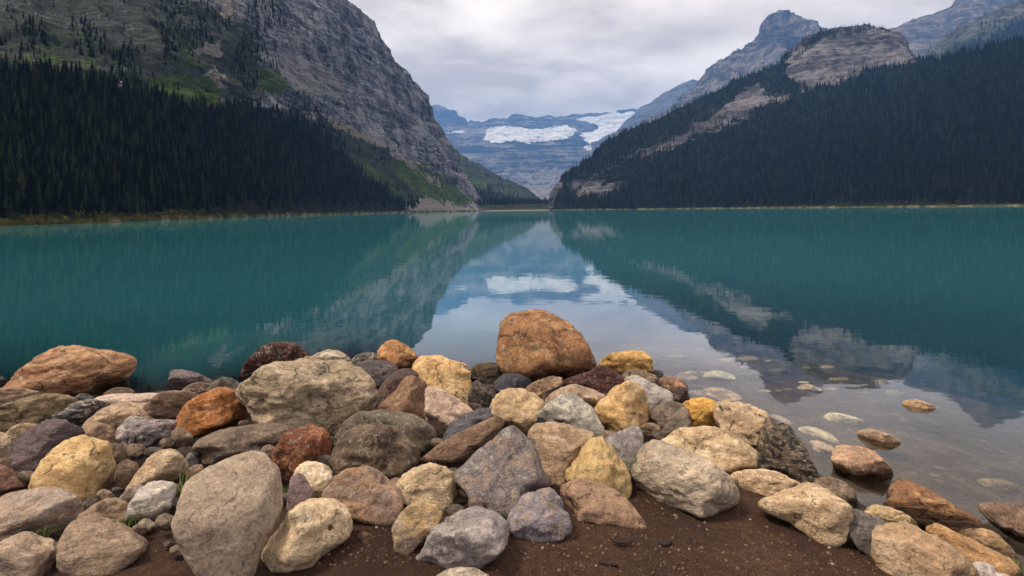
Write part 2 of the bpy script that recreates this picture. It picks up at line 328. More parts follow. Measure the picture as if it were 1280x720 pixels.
class Loft:
    """a mountain side between traced contours: each contour is a list of (x pixel, y pixel or None for the water's edge, forward distance in m)"""
    def __init__(s, contours, xs, nsub, noise=(6, 40, 4), ridge=(0, 60), back=160, jit=9, jsc=0.07, far=1.6, ledge=None, zsq=(1, 1, 0.45), foot_quiet=12.0, seed=0.0):
        s.jit, s.jsc = jit, jsc / (far or 1.0); rows = []
        fs = np.full(xs.shape, far) if far else 1 + 0.6 * sstep(120, 600, xs)       # how far off this side really lies
        if far: noise = (noise[0] * far, noise[1] * far, noise[2]); ridge = (ridge[0] * far, ridge[1] * far); back *= far
        for c in contours:
            cx = [q[0] for q in c]; yy = np.interp(xs, cx, [q[2] for q in c]) * fs
            if c[0][1] is None:
                r = ray(xs, hor(xs)); p = np.array([0, 0, EYE]) + r * yy[:, None]; p[:, 2] = -1.5
            else:
                py = np.interp(xs, cx, [q[1] for q in c]); p = np.array([0, 0, EYE]) + ray(xs, py) * yy[:, None]
            rows.append(p)
        crest = rows[-1]; b = crest.copy(); b[:, 1] += back; b[:, 0] *= (b[:, 1] / crest[:, 1]); b[:, 2] = np.maximum(crest[:, 2] * 0.45, -2); rows.append(b)
        out = []
        for k in range(len(rows) - 1):
            n = nsub[k] if k < len(nsub) else 8
            for t in np.linspace(0, 1, n, endpoint=False): out.append(rows[k] * (1 - t) + rows[k + 1] * t)
        out.append(rows[-1]); P = np.array(out); s.crest_row = sum(nsub[:len(rows) - 2]) if len(nsub) >= len(rows) - 2 else None
        led = 0
        if ledge: nn = P[..., 2] + ledge[1] * P[..., 0]; led = ledge[0] * fbm(np.stack([P[..., 0] / (ledge[2] * 7), P[..., 1] / (ledge[2] * 7), nn / ledge[2]], -1) + seed, 4, 0.6, True)
        du = np.gradient(P, axis=0); dv = np.gradient(P, axis=1); N = np.cross(dv, du); N /= np.linalg.norm(N, axis=-1, keepdims=True) + 1e-9
        amp, sc, oc = noise; q = P * np.array(zsq) / sc + seed
        h = amp * fbm(q, oc, 0.55)
        if ridge[0]: h = h + ridge[0] * (fbm(P * np.array([1, 1, 0.25]) / ridge[1] + seed + 5, 4, 0.55, True) - 0.6)
        h = h + led
        quiet = sstep(0, foot_quiet, P[..., 2])
        s.P = P + N * (h * quiet)[..., None]; s.N = N; s.xs = xs
        s.px, s.py = project(s.P); s.nr, s.nc = P.shape[:2]
    def build(s, name, mat, masks):
        jx = s.px + s.jit * fbm(s.P * s.jsc, 4, 0.65); jy = s.py + s.jit * 0.8 * fbm(s.P * s.jsc + 40, 4, 0.65)
        at = {k: np.zeros(s.P.shape[:2]) for k in ('pale', 'bush', 'grass', 'scree', 'forest')}
        for k, poly, soft, val in masks:
            m = poly_mask(poly, jx, jy, soft)
            at[k] = np.maximum(at[k], m * val) if val > 0 else at[k] * (1 - m * -val)
        s.at = at
        o = mesh_from(name, s.P.reshape(-1, 3), grid_faces(s.nr, s.nc), mat, attrs=at); tag(o, kind='structure'); return o
    def sample(s, n, dens, r, box):
        """n tries at random places, kept with the density dens(px,py,row,col); gives ground points"""
        X = r.uniform(box[0], box[1], n); Yp = r.uniform(box[2], box[3], n); out = []
        ci = np.clip(np.searchsorted(s.xs, X), 0, s.nc - 1)
        lim = s.nr - 9
        for x, y, c in zip(X, Yp, ci):
            col = s.py[:lim, c]; k = int(np.argmin(np.abs(col - y)))
            if abs(col[k] - y) > 2.5: continue
            if r.random() < dens(x, y, k, c):
                f = r.uniform(-0.5, 0.5); k2 = min(k + 1, lim - 1); c2 = min(c + 1, s.nc - 1)
                p = s.P[k, c] + (s.P[k2, c] - s.P[k, c]) * r.random() + (s.P[k, c2] - s.P[k, c]) * r.random()
                out.append((p, x, y))
        return out

# left mountain
xl = np.concatenate([np.linspace(-420, -10, 60), np.linspace(0, 618, 400)])
ML = Loft([
    [(-420, None, 58), (-100, None, 92), (0, None, 105), (100, None, 122), (200, None, 150), (300, None, 195), (400, None, 265), (450, None, 305), (500, None, 350), (540, None, 400), (570, None, 450), (600, None, 500), (618, None, 515)],
    [(-420, 60, 125), (-100, 85, 165), (0, 88, 180), (100, 100, 200), (200, 116, 235), (300, 128, 290), (400, 146, 370), (450, 165, 410), (500, 190, 450), (540, 212, 485), (570, 232, 515), (600, 252, 540), (618, 262, 545)],
    [(-420, -60, 200), (-100, -20, 260), (0, -5, 280), (100, -5, 310), (200, -5, 340), (300, 0, 370), (400, 40, 440), (450, 85, 500), (500, 130, 540), (540, 175, 560), (570, 208, 575), (600, 250, 570), (618, 262, 560)],
    [(-420, -420, 420), (-100, -330, 480), (0, -280, 500), (200, -170, 540), (300, -110, 560), (400, -32, 580), (432, 0, 585), (464, 30, 588), (474, 50, 588), (497, 82, 590), (512, 100, 590), (523, 112, 590), (533, 121, 590), (537, 143, 590), (547, 160, 592), (561, 181, 594), (569, 197, 596), (573, 213, 598), (593, 244, 600), (601, 257, 600), (618, 263, 600)],
], xl, (150, 110, 130, 10), noise=(1.6, 20, 6), ridge=(3.2, 24), foot_quiet=55, far=0, ledge=(3.4, 0.72, 14))
mat_l = mountain_material('limestone_cliff_and_slope', (40, 41, 50), (92, 92, 102), (150, 147, 150), 1.0, 0.5, (0.25, -0.62), 1.2, bank_h=1.3)
CL_BASE = [(330, 125), (380, 128), (400, 138), (448, 158), (485, 170), (533, 201), (573, 233), (610, 262)]
ML.build('mountain', mat_l, [
    ('bush', [(-500, 110), (-500, -40), (150, -40), (330, 20), (345, 130), (300, 140), (0, 100)], 24, 0.60),
    ('bush', [(345, 135), (400, 145), (448, 165), (485, 178), (560, 240), (600, 262), (480, 262), (420, 200)], 8, 0.62),
    ('forest', [(-600, 400), (-600, 80), (0, 86), (80, 96), (173, 112), (225, 126), (274, 137), (298, 128), (330, 133), (382, 152), (400, 163), (440, 208), (480, 240), (517, 264), (517, 400)], 6, 1.0),
    ('grass', [(170, 116), (200, 96), (240, 92), (276, 100), (282, 118), (274, 134), (225, 124)], 12, 0.95),
    ('grass', [(50, 66), (70, 48), (94, 30), (98, 44), (74, 64)], 14, 0.7),
    ('grass', [(0, 84), (20, 50), (110, 60), (180, 84), (160, 104), (60, 96)], 22, 0.52), ('grass', [(200, 30), (250, 44), (270, 90), (210, 92)], 16, 0.5),
    ('grass', [(312, 110), (330, 78), (350, 84), (368, 112), (345, 125)], 12, 0.68),
    ('grass', [(500, 194), (530, 206), (560, 228), (594, 250), (575, 258), (545, 254), (515, 236), (490, 214)], 8, 1.0),
    ('grass', [(430, 186), (470, 205), (500, 235), (520, 258), (500, 256), (460, 222)], 9, 0.7),
    ('scree', [(238, 68), (262, 52), (280, 50), (272, 74)], 5, 0.8),
    ('scree', [(256, 90), (268, 82), (286, 112), (274, 116)], 4, 0.85),
    ('scree', [(262, -5), (298, -5), (296, 26), (282, 30)], 6, 0.7),
    ('scree', [(395, 138), (450, 160), (490, 180), (560, 234), (552, 238), (480, 188), (440, 170), (395, 150)], 5, 0.62),
    ('scree', [(512, 268), (522, 244), (540, 248), (600, 262), (600, 275), (512, 275)], 5, 0.75),
    ('pale', [(330, 48), (372, 62), (400, 76), (430, 92), (440, 140), (400, 132), (370, 112), (345, 84)], 9, 0.56),
    ('pale', [(446, 60), (480, 92), (520, 150), (500, 150), (455, 100)], 14, 0.38),
])
# second ridge on the left, behind the cliff
x2 = np.linspace(500, 712, 150)
M2 = Loft([
    [(500, None, 520), (712, None, 508)],
    [(500, 215, 690), (569, 222, 690), (640, 246, 640), (712, 262, 600)],
    [(500, 165, 860), (540, 176, 860), (569, 193, 850), (601, 209, 830), (633, 226, 790), (658, 240, 760), (672, 250, 740), (690, 260, 720), (712, 263, 700)],
], x2, (60, 60, 8), noise=(4, 40, 5), ridge=(3, 50), seed=3.3, far=1.9)
mat_2 = mountain_material('green_ridge', (40, 48, 38), (66, 72, 56), (96, 96, 82), 0.5, 0.25, (0, -0.5), 1.0)
M2.build('mountain', mat_2, [('bush', [(480, 300), (480, 150), (720, 250), (720, 300)], 10, 0.62), ('forest', [(560, 262), (590, 234), (650, 246), (700, 258), (700, 275), (560, 275)], 7, 0.75), ('grass', [(566, 210), (600, 222), (620, 240), (590, 236)], 6, 0.55)])
# glacier headwall far off
x3 = np.linspace(490, 920, 260)
M3 = Loft([
    [(490, None, 900), (920, None, 900)],
    [(490, 246, 1350), (920, 240, 1350)],
    [(490, 200, 1750), (560, 196, 1750), (610, 186, 1760), (660, 184, 1780), (720, 180, 1800), (760, 178, 1800), (920, 175, 1800)],
    [(490, 165, 2150), (600, 172, 2100), (660, 166, 2150), (720, 164, 2150), (760, 164, 2150), (920, 160, 2150)],
    [(490, 150, 2350), (537, 138.5, 2350), (553, 138, 2350), (565, 141, 2350), (574, 149, 2360), (583, 157, 2370), (605, 155, 2400), (642, 152, 2400), (682, 149, 2400), (710, 148, 2400), (746, 146, 2400), (786, 142, 2400), (830, 140, 2400), (920, 140, 2400)],
], x3, (40, 90, 60, 50, 8), noise=(9, 95, 5), ridge=(9, 130), seed=9.1, foot_quiet=60, far=3.4, ledge=(34, 0.04, 120))
mat_3 = mountain_material('headwall_rock', (20, 20, 24), (50, 48, 50), (138, 130, 122), 0.075, 0.85, (0.1, 0.10), 1.2)
M3.build('mountain', mat_3, [('scree', [(610, 236), (640, 214), (690, 208), (730, 214), (720, 250), (640, 256)], 8, 0.6)])
def glacier_material():
    s = NT('glacier_ice'); P = s.pos(); n = s.noise(s.mapping(P, sc=(0.5, 0.5, 2.2)), 0.012, 8, 0.7, 0.8); m = s.noise(P, 0.05, 6, 0.7)
    col = s.ramp(s.math('ADD', s.math('MULTIPLY', n, 0.7), s.math('MULTIPLY', m, 0.3)), [(0.38, srgb(104, 106, 112)), (0.45, srgb(176, 178, 182)), (0.53, srgb(208, 208, 210)), (0.64, srgb(236, 236, 234))])
    s.principled(col, 0.7, s.bump(s.math('ADD', n, m), 0.8, 8.0), 0.2); return s.m
ice = glacier_material()
def glacier(polys, soft, amt):
    jx = M3.px + 5 * fbm(M3.P * 0.006 + 3, 5, 0.65); jy = M3.py + 2.3 * fbm(M3.P * np.array([0.004, 0.006, 0.014]) + 13, 5, 0.65)
    m = np.zeros(M3.px.shape)
    for p in polys: m = np.maximum(m, poly_mask(p, jx, jy, soft))
    off = (m - 0.5) * 2 * amt + amt * 0.35 * fbm(M3.P * 0.03, 3)
    P = M3.P + M3.N * off[..., None]
    keep = m > 0.03; f = grid_faces(M3.nr, M3.nc); f = f[keep.ravel()[f].all(1)]
    u, inv_ = np.unique(f, return_inverse=True)
    o = mesh_from('glacier', P.reshape(-1, 3)[u], inv_.reshape(f.shape), ice); tag(o, kind='structure'); return o
glacier([[(606, 174), (610, 160), (626, 158), (644, 159), (664, 162), (690, 160), (712, 156), (720, 163), (716, 171), (700, 174), (676, 178), (640, 177), (616, 179)]], 3.4, 14)
glacier([[(716, 149), (746, 155), (750, 161), (722, 169), (733, 176), (742, 182), (760, 179), (772, 163), (788, 157), (812, 156), (812, 146), (786, 139), (760, 143)]], 3.4, 14)
glacier([[(548, 165), (580, 163), (584, 165), (570, 167)], [(730, 185), (746, 182), (750, 186), (736, 189)]], 1.5, 8)

# right side: forest slope with the dome, and the peaks behind it
xr = np.concatenate([np.linspace(686, 1285, 420), np.linspace(1290, 1750, 60)])
MR = Loft([
    [(686, None, 508), (750, None, 465), (850, None, 400), (950, None, 345), (1050, None, 300), (1150, None, 265), (1280, None, 232), (1450, None, 195), (1750, None, 150)],
    [(686, 259, 512), (712, 236, 530), (760, 214, 530), (800, 198, 535), (850, 162, 560), (930, 139, 575), (1003, 113, 590), (1043, 104, 590), (1075, 88, 600), (1108, 80, 600), (1140, 79, 560), (1180, 82, 480), (1230, 80, 440), (1280, 74, 415), (1450, 30, 370), (1750, -20, 320)],
    [(686, 257, 516), (695, 240, 545), (712, 215, 562), (735, 198, 575), (760, 180, 590), (800, 160, 610), (850, 140, 640), (880, 125, 660), (915, 106, 680), (950, 92, 690), (975, 80, 690), (988, 68, 690), (1000, 57, 690), (1012, 47, 690), (1040, 38, 695), (1060, 35.5, 700), (1085, 35, 700), (1105, 36, 690), (1120, 44, 670), (1130, 58, 655), (1136, 70, 620), (1142, 78, 570), (1180, 76, 490), (1230, 67, 455), (1280, 55, 430), (1450, 15, 390), (1750, -40, 340)],
], xr, (150, 90, 8), noise=(3.2, 30, 5), ridge=(2.6, 44), seed=21.7, back=110, foot_quiet=25, ledge=(3.0, -0.3, 24))
mat_r = mountain_material('dome_rock_and_forest', (44, 43, 49), (78, 75, 81), (120, 116, 118), 0.6, 0.5, (0.0, 0.30), 1.1, pale=(136, 126, 120))
DOME = [(978, 92), (985, 74), (1000, 54), (1012, 42), (1040, 30), (1110, 30), (1122, 40), (1140, 70), (1140, 80), (1108, 82), (1075, 90), (1043, 107), (1010, 112)]
BANDS = [[(905, 138), (925, 112), (952, 96), (957, 116), (940, 132)], [(850, 160), (900, 134), (960, 118), (1000, 112), (985, 126), (930, 140), (870, 160)], [(720, 232), (760, 226), (790, 232), (760, 246), (720, 248)], [(790, 192), (830, 174), (880, 156), (940, 136), (936, 148), (870, 174), (806, 202)], [(704, 228), (750, 208), (800, 188), (794, 202), (744, 226), (706, 244)]]
MR.build('mountain', mat_r, [
    ('forest', [(660, 300), (690, 255), (712, 205), (760, 170), (850, 130), (985, 60), (1145, 66), (1290, 40), (1800, -60), (1800, 400), (660, 400)], 3, 1.0),
    ('forest', DOME, 4, -1.0)] + [('forest', b, 9, -0.66) for b in BANDS[:4]] + [('forest', b, 9, -0.52) for b in BANDS[4:]] + [('pale', b, 8, 0.36) for b in BANDS] +
    [('pale', [(1000, 112), (1030, 84), (1060, 84), (1075, 92), (1040, 110)], 9, 0.5), ('forest', [(1000, 60), (1012, 44), (1040, 34), (1060, 33), (1040, 46), (1010, 62), (992, 82)], 4, 0.6)])
x4 = np.linspace(790, 1180, 260)
M4 = Loft([
    [(790, 215, 800), (1180, 190, 800)],
    [(790, 190, 930), (860, 150, 960), (931, 104, 980), (979, 70, 1000), (1027, 74, 1000), (1180, 120, 950)],
    [(790, 170, 1150), (830, 146, 1150), (850, 133, 1150), (870, 118, 1150), (880, 107, 1150), (886, 101, 1150), (891, 98, 1150), (894, 87, 1150), (905, 80, 1150), (931, 66, 1150), (945, 53, 1150), (957, 40, 1150), (961, 32, 1150), (967, 25, 1150), (979, 22, 1150), (988, 24, 1150), (999, 28, 1150), (1012, 34, 1150), (1027, 42, 1150), (1060, 62, 1150), (1180, 120, 1150)],
], x4, (60, 120, 8), noise=(4, 50, 5), ridge=(10, 48), seed=31.0, far=2.9, ledge=(13, -0.45, 80))
mat_4 = mountain_material('peak_rock', (36, 34, 36), (76, 71, 70), (128, 120, 114), 0.22, 0.45, (0.0, 0.35), 1.1)
M4.build('mountain', mat_4, [])
x5 = np.linspace(740, 1000, 160)
M5 = Loft([
    [(740, 230, 1250), (1000, 200, 1250)],
    [(740, 180, 1650), (770, 166, 1650), (785, 150, 1650), (800, 133, 1650), (825, 122, 1650), (845, 109, 1650), (866, 100, 1650), (880, 104, 1650), (900, 120, 1650), (1000, 170, 1650)],
], x5, (90, 8), noise=(6, 80, 5), ridge=(6, 110), seed=41.0, far=3.2)
M5.build('mountain', mountain_material('far_peak_rock', (44, 44, 46), (74, 74, 76), (104, 102, 100), 0.22, 0.5, (0, 0.2), 1.0), [])
x6 = np.linspace(1080, 1600, 200)
M6 = Loft([
    [(1080, 160, 760), (1600, 140, 760)],
    [(1080, 66, 1100), (1100, 48, 1100), (1116, 36, 1100), (1140, 28, 1100), (1165, 18, 1100), (1184, 8, 1100), (1200, -8, 1100), (1225, -26, 1100), (1280, -4, 1100), (1340, 10, 1100), (1600, 60, 1100)],
], x6, (120, 8), noise=(5, 60, 5), ridge=(6, 80), seed=51.0, far=2.8)
M6.build('mountain', mat_4, [('pale', [(1110, 60), (1180, 20), (1300, -30), (1300, 20), (1200, 40), (1140, 70)], 20, 0.4)])
x7 = np.linspace(1125, 1700, 200)
M7 = Loft([
    [(1125, 170, 580), (1700, 100, 520)],
    [(1125, 98, 850), (1152, 77, 850), (1170, 58, 850), (1184, 44, 850), (1205, 33, 850), (1224, 24, 850), (1250, 13, 850), (1280, 2, 850), (1420, -40, 800), (1700, -60, 760)],
], x7, (120, 8), noise=(4, 45, 5), ridge=(5, 60), seed=61.0, far=2.1)
M7.build('mountain', mountain_material('green_grey_ridge', (38, 42, 38), (66, 68, 62), (108, 105, 98), 0.35, 0.35, (0, 0.4), 1.1),
         [('bush', [(1120, 110), (1150, 76), (1184, 48), (1260, 20), (1700, -60), (1700, 120)], 12, 0.52), ('forest', [(1180, 80), (1200, 58), (1240, 44), (1290, 20), (1700, -50), (1700, 120), (1180, 110)], 8, 0.85)])

# ------------------------------------------------------------------ trees
def conifer_parts(levels, arms, seed, blades=2, r0=0.17, bare=0.06):
    """a conifer one metre tall: whorls of drooping, toothed boughs (crown) and a tapered trunk"""
    r = random.Random(seed); V, T = [], []
    for i in range(levels):
        f = i / (levels - 1); z = bare + (0.985 - bare) * f; R = r0 * ((1 - f) ** 0.8) * r.uniform(0.8, 1.1) + 0.008
        ph = r.uniform(0, 6.28)
        for a in range(arms if f < 0.75 else max(4, arms - 2)):
            t = ph + 6.283 * a / arms + r.uniform(-0.35, 0.35); L = R * r.uniform(0.55, 1.2); dz = -L * r.uniform(0.35, 0.8); w = L * r.uniform(0.30, 0.46)
            c, s_ = math.cos(t), math.sin(t); b = len(V)
            th = 0.95 * (1 - bare) / levels * r.uniform(0.9, 1.5)
            V += [(0.0, 0.0, z + th), (c * L * .55 - s_ * w, s_ * L * .55 + c * w, z + dz * .55), (c * L, s_ * L, z + dz), (c * L * .55 + s_ * w, s_ * L * .55 - c * w, z + dz * .55)]
            T += [(b, b + 1, b + 2), (b, b + 2, b + 3)]
            if blades > 1:
                b = len(V); V += [(c * L * .15, s_ * L * .15, z + th * .6), (c * L * .9, s_ * L * .9, z + dz * .8 - L * .22), (c * L * 1.05, s_ * L * 1.05, z + dz * .9)]
                T += [(b, b + 1, b + 2)]
    b = len(V); V += [(0.008, 0, 0.93), (-0.004, 0.007, 0.93), (-0.004, -0.007, 0.93), (0, 0, 1.03)]; T += [(b, b + 1, b + 3), (b + 1, b + 2, b + 3), (b + 2, b, b + 3)]
    return np.array(V), np.array(T)
def trunk_mesh(h=0.9, r0=0.016, n=6):
    V = []; zs = [-0.05, 0.02, 0.4, h]; rs = [r0 * 1.4, r0, r0 * .7, r0 * .15]
    for z, r in zip(zs, rs):
        for k in range(n): V.append((r * math.cos(6.283 * k / n), r * math.sin(6.283 * k / n), z))
    return np.array(V), grid_faces(4, n, True)
def needle_material(name, a, b, c):
    s = NT(name); t = s.attr('tint').outputs['Fac']; n = s.noise(s.pos(), 0.8, 3, 0.6)
    oi = s.n('ShaderNodeObjectInfo').outputs['Random']
    v = s.math('FRACT', s.math('ADD', t, oi))
    col = s.ramp(s.math('ADD', s.math('MULTIPLY', v, 0.75), s.math('MULTIPLY', n, 0.25)), [(0.1, srgb(*a)), (0.5, srgb(*b)), (0.9, srgb(*c))])
    q = s.principled(col, 0.9, None, 0.0); return s.m
M_NEED = needle_material('spruce_needles', (6, 9, 5), (14, 19, 10), (46, 52, 32))
def bark_material(name, a, b):
    s = NT(name); n = s.noise(s.mapping(s.obj(), sc=(14, 14, 2)), 4, 4, 0.6); s.principled(s.mix(n, srgb(*a), srgb(*b)), 0.9, s.bump(n, 0.6, 0.02), 0.1); return s.m
M_BARK = bark_material('grey_bark', (48, 42, 38), (92, 84, 76))
M_DEAD = bark_material('bleached_bark', (70, 66, 62), (106, 100, 94))
def forest(name, pts, templates, mat, r, label, cat, tilt=0.02):
    """pts: (ground point, height, width factor). One object: a far-off wood"""
    Vs, Ts, Tn, off = [], [], [], 0
    for p, h, w in pts:
        V, T = templates[r.integers(len(templates))]; a = r.uniform(0, 6.283); c, s_ = math.cos(a), math.sin(a)
        Q = V * np.array([h * w, h * w, h]); Q = np.stack([Q[:, 0] * c - Q[:, 1] * s_, Q[:, 0] * s_ + Q[:, 1] * c, Q[:, 2]], -1)
        Q[:, 0] += Q[:, 2] * r.normal() * tilt
        Vs.append(Q + p); Ts.append(T + off); Tn.append(np.full(len(V), r.random())); off += len(V)
    o = mesh_from(name, np.concatenate(Vs), np.concatenate(Ts), mat, smooth=False, attrs={'tint': np.concatenate(Tn)})
    return tag(o, label, cat, kind='stuff')
M_NEED_FAR = needle_material('far_conifer_needles', (8, 11, 7), (17, 22, 14), (42, 47, 32))
FULL = [conifer_parts(15, 7, s_) for s_ in (1, 2, 3, 4, 5)]
MID = [conifer_parts(10, 6, s_, 1, 0.20) for s_ in (11, 12, 13, 14)]
FAR = [conifer_parts(7, 5, s_, 1, 0.19) for s_ in (21, 22, 23)]
r = np.random.default_rng(101)
# the front rank on the left shore: single trees
protos = []
for k in range(6):
    root = bpy.data.objects.new('spruce_tree', None); COL.objects.link(root)
    V, T = conifer_parts(17, 8, 200 + k, 2, (0.13, 0.16, 0.19, 0.15, 0.12, 0.18)[k], (0.10, 0.05, 0.12, 0.2, 0.08, 0.05)[k])
    mesh_from('crown', V, T, M_NEED, root, smooth=False, attrs={'tint': np.full(len(V), 0.1 * k)})
    V, T = trunk_mesh(); mesh_from('trunk', V, T, M_BARK, root)
    protos.append(root)
used = [False] * 6
def place_tree(k, p, h, w, a):
    root = protos[k]
    if used[k]:
        src = root; root = src.copy(); COL.objects.link(root)
        for ch in src.children: c = ch.copy(); COL.objects.link(c); c.parent = root
    used[k] = True
    root.location = p; root.scale = (h * w, h * w, h); root.rotation_euler = (0, 0, a)
    tag(root, 'dark green spruce in the front rank of the forest along the left shore', 'tree', 'spruces in the front rank on the left shore')
front = []
for k in range(270):
    x = -40 + 560 * (k / 269.0) ** 1.0 + r.uniform(-2, 2); c = int(np.clip(np.searchsorted(ML.xs, x), 0, ML.nc - 1))
    j = int(r.integers(9, 26)); front.append((ML.P[j, c], x))
for p, x in front:
    h = r.uniform(3.4, 6.0) * (1 + 0.6 * float(sstep(120, 600, np.array(x)))) * (1.12 if x > 250 else 1.0) * (1.15 if r.random() < 0.15 else 1); place_tree(int(r.integers(6)), Vector(p) - Vector((0, 0, 0.15)), h, r.uniform(0.85, 1.25), r.uniform(0, 6.28))
fl = ML.at['forest']
def dl(x, y, k, c): return 1.0 if fl[k, c] > 0.5 and k > 18 else 0.0
pts = [(p - np.array([0, 0, 0.2]), (r.uniform(3.3, 5.6) if r.random() < 0.9 else r.uniform(5.6, 7.2)) * (1 + 0.25 * (x > 330)) * (1 + 0.6 * float(sstep(120, 600, np.array(x)))), r.uniform(0.8, 1.2)) for p, x, y in ML.sample(12500, dl, r, (-150, 525, 80, 275))]
print('left forest', len(pts))
forest('forest', pts, MID, M_NEED, r, 'dense dark spruce forest covering the lower slope on the left', 'forest')
# scattered trees and clumps higher up
CLUMPS = [([(100, 78), (92, 30), (108, 20), (124, 70)], .6), ([(126, 92), (134, 60), (152, 62), (150, 92)], .7), ([(188, 76), (190, 24), (214, 14), (226, 70)], .8), ([(218, 62), (226, 30), (250, 36), (258, 58)], .7),
          ([(280, 90), (284, 52), (320, 44), (326, 86), (300, 124)], .9), ([(298, 40), (306, -4), (345, -4), (344, 40)], .8), ([(180, -5), (236, -5), (280, 30), (262, 34), (200, 12)], .8),
          ([(396, 190), (400, 148), (442, 166), (446, 200)], .7), ([(455, 190), (470, 172), (500, 196), (490, 214), (470, 210)], .6), ([(518, 194), (556, 226), (594, 250), (590, 256), (545, 232), (515, 206)], .85),
          ([(530, 240), (540, 228), (580, 246), (584, 258), (550, 256)], .7), ([(340, 130), (380, 122), (404, 150), (430, 176), (420, 190), (380, 158)], .8), ([(0, 60), (20, 30), (50, 20), (60, 60), (30, 84)], .35), ([(460, 232), (500, 232), (520, 260), (480, 260)], .6), ([(60, 100), (170, 108), (280, 132), (180, 100), (60, 84)], .4)]
def dc(x, y, k, c):
    d = 0.018 if y > -10 and x < 345 and fl[k, c] < 0.5 else 0.0
    for poly, q in CLUMPS:
        if inside(poly, np.array(x + r.normal() * 5), np.array(y + r.normal() * 4)): d = max(d, q)
    return d if ML.at['grass'][k, c] < 0.5 and ML.at['scree'][k, c] < 0.45 else d * 0.12
pts = [(p - np.array([0, 0, 0.3]), r.uniform(2.2, 4.6) * (1 + 0.6 * float(sstep(120, 600, np.array(x)))), r.uniform(0.8, 1.3)) for p, x, y in ML.sample(15000, dc, r, (-20, 605, -10, 262))]
print('clumps', len(pts))
forest('forest', pts, MID, M_NEED, r, 'scattered clumps of dark conifers on the rocky upper slope at left', 'forest')
fr = MR.at['forest']
def dr(x, y, k, c): return 1.0 if fr[k, c] > r.uniform(0.35, 0.75) and k > 2 else 0.0
pts = [(p - np.array([0, 0, 0.3]), r.uniform(6.0, 10.5) * (1.0 if x > 900 else 0.9), r.uniform(0.8, 1.2)) for p, x, y in MR.sample(26000, dr, r, (686, 1340, 34, 262))]
print('right forest', len(pts))
forest('forest', pts, FAR, M_NEED_FAR, r, 'dark blue-green conifer forest covering the slope on the right of the lake', 'forest')
# dome top trees, ridge trees behind, valley-end trees
pts = []
for q in range(150):
    x = 1002 + 110 * r.random(); c = int(np.searchsorted(MR.xs, x)); k = 238 - int(r.integers(0, 14)); pts.append((MR.P[k, c], r.uniform(5, 9), 1.0))
f2 = M2.at['forest']
pts += [(p, r.uniform(8, 14), 1.2) for p, x, y in M2.sample(1500, lambda x, y, k, c: 0.9 if f2[k, c] > 0.5 else 0.12, r, (520, 700, 180, 264))]
f7 = M7.at['forest']
pts += [(p, r.uniform(11, 19), 1.2) for p, x, y in M7.sample(2600, lambda x, y, k, c: 1.0 if f7[k, c] > 0.5 else 0.08, r, (1130, 1330, 0, 110))]
for q in range(420):
    x = r.uniform(592, 720); Yv = r.uniform(826, 860); R_ = ray(x, hor(x)); pts.append((np.array([R_[0] * Yv, Yv, ground_z(R_[0] * Yv, Yv) + 0.0]), r.uniform(5, 11), 1.1))
forest('forest', pts, FAR, M_NEED_FAR, r, 'small far conifers on the dome, the ridges and the head of the lake', 'forest')

# a bare pale snag and the yellowing bank on the left
V, T = trunk_mesh(1.0, 0.014); i = int(np.searchsorted(ML.xs, 171)); snag = bpy.data.objects.new('dead_tree', None); COL.objects.link(snag); mesh_from('trunk', V, T, M_DEAD, snag)
tv, tt = [], []
for q in range(16):
    a, z, L = random.uniform(0, 6.28), random.uniform(0.35, 0.95), random.uniform(0.03, 0.09); b = len(tv); c, s_ = math.cos(a), math.sin(a)
    tv += [(0, 0, z + .006), (0, 0, z - .006), (c * L, s_ * L, z - .02), (s_ * .005, -c * .005, z)]; tt += [(b, b + 1, b + 2), (b, b + 3, b + 2), (b + 1, b + 3, b + 2)]
mesh_from('branch', np.array(tv), np.array(tt), M_DEAD, snag); snag.location = ML.P[5, i]; snag.scale = (5.6,) * 3
tag(snag, 'bare bleached dead trunk standing in front of the dark spruces on the left shore', 'tree')
def leafy(name, pts, mat, label, cat, r, leaves=46):
    Vs = []; 
    for p, h in pts:
        q = r.normal(size=(leaves, 3)) * np.array([0.42, 0.42, 0.28]) * h + np.array([0, 0, 0.42 * h]); q[:, 2] = np.abs(q[:, 2])
        d1 = r.normal(size=(leaves, 3)); d1 /= np.linalg.norm(d1, axis=1)[:, None]; d2 = np.cross(d1, r.normal(size=(leaves, 3))); d2 /= np.linalg.norm(d2, axis=1)[:, None]
        L = 0.15 * h * r.uniform(0.5, 1.2, (leaves, 1)); Vs.append((p + np.stack([q - d1 * L, q + d2 * L * .5, q + d1 * L, q - d2 * L * .5], 1)).reshape(-1, 3))
    V = np.concatenate(Vs); tint = np.repeat(r.random(len(pts)), leaves * 4)
    o = mesh_from(name, V, np.arange(len(V)).reshape(-1, 4), mat, smooth=False, attrs={'tint': tint}); return tag(o, label, cat, kind='stuff')
M_SHRUB = needle_material('autumn_shrub_leaves', (42, 50, 20), (76, 76, 34), (124, 110, 54))
pts = []
for q in range(560):
    x = r.uniform(-60, 560) if q < 470 else r.uniform(530, 612); c = int(np.clip(np.searchsorted(ML.xs, x), 0, ML.nc - 1)); k = int(r.integers(4, 10)) if q < 470 else int(r.integers(3, 14)); pts.append((ML.P[k, c], r.uniform(0.5, 1.5) if q < 470 else r.uniform(0.8, 2.0)))
for q in range(260):
    x = r.uniform(1000, 1300) ; c = int(np.searchsorted(MR.xs, x)); k = int(r.integers(2, 5)); pts.append((MR.P[k, c], r.uniform(0.5, 1.3)))
leafy('shrubbery', pts, M_SHRUB, 'low yellowing shrubs along the far banks of the lake', 'shrubs', r)

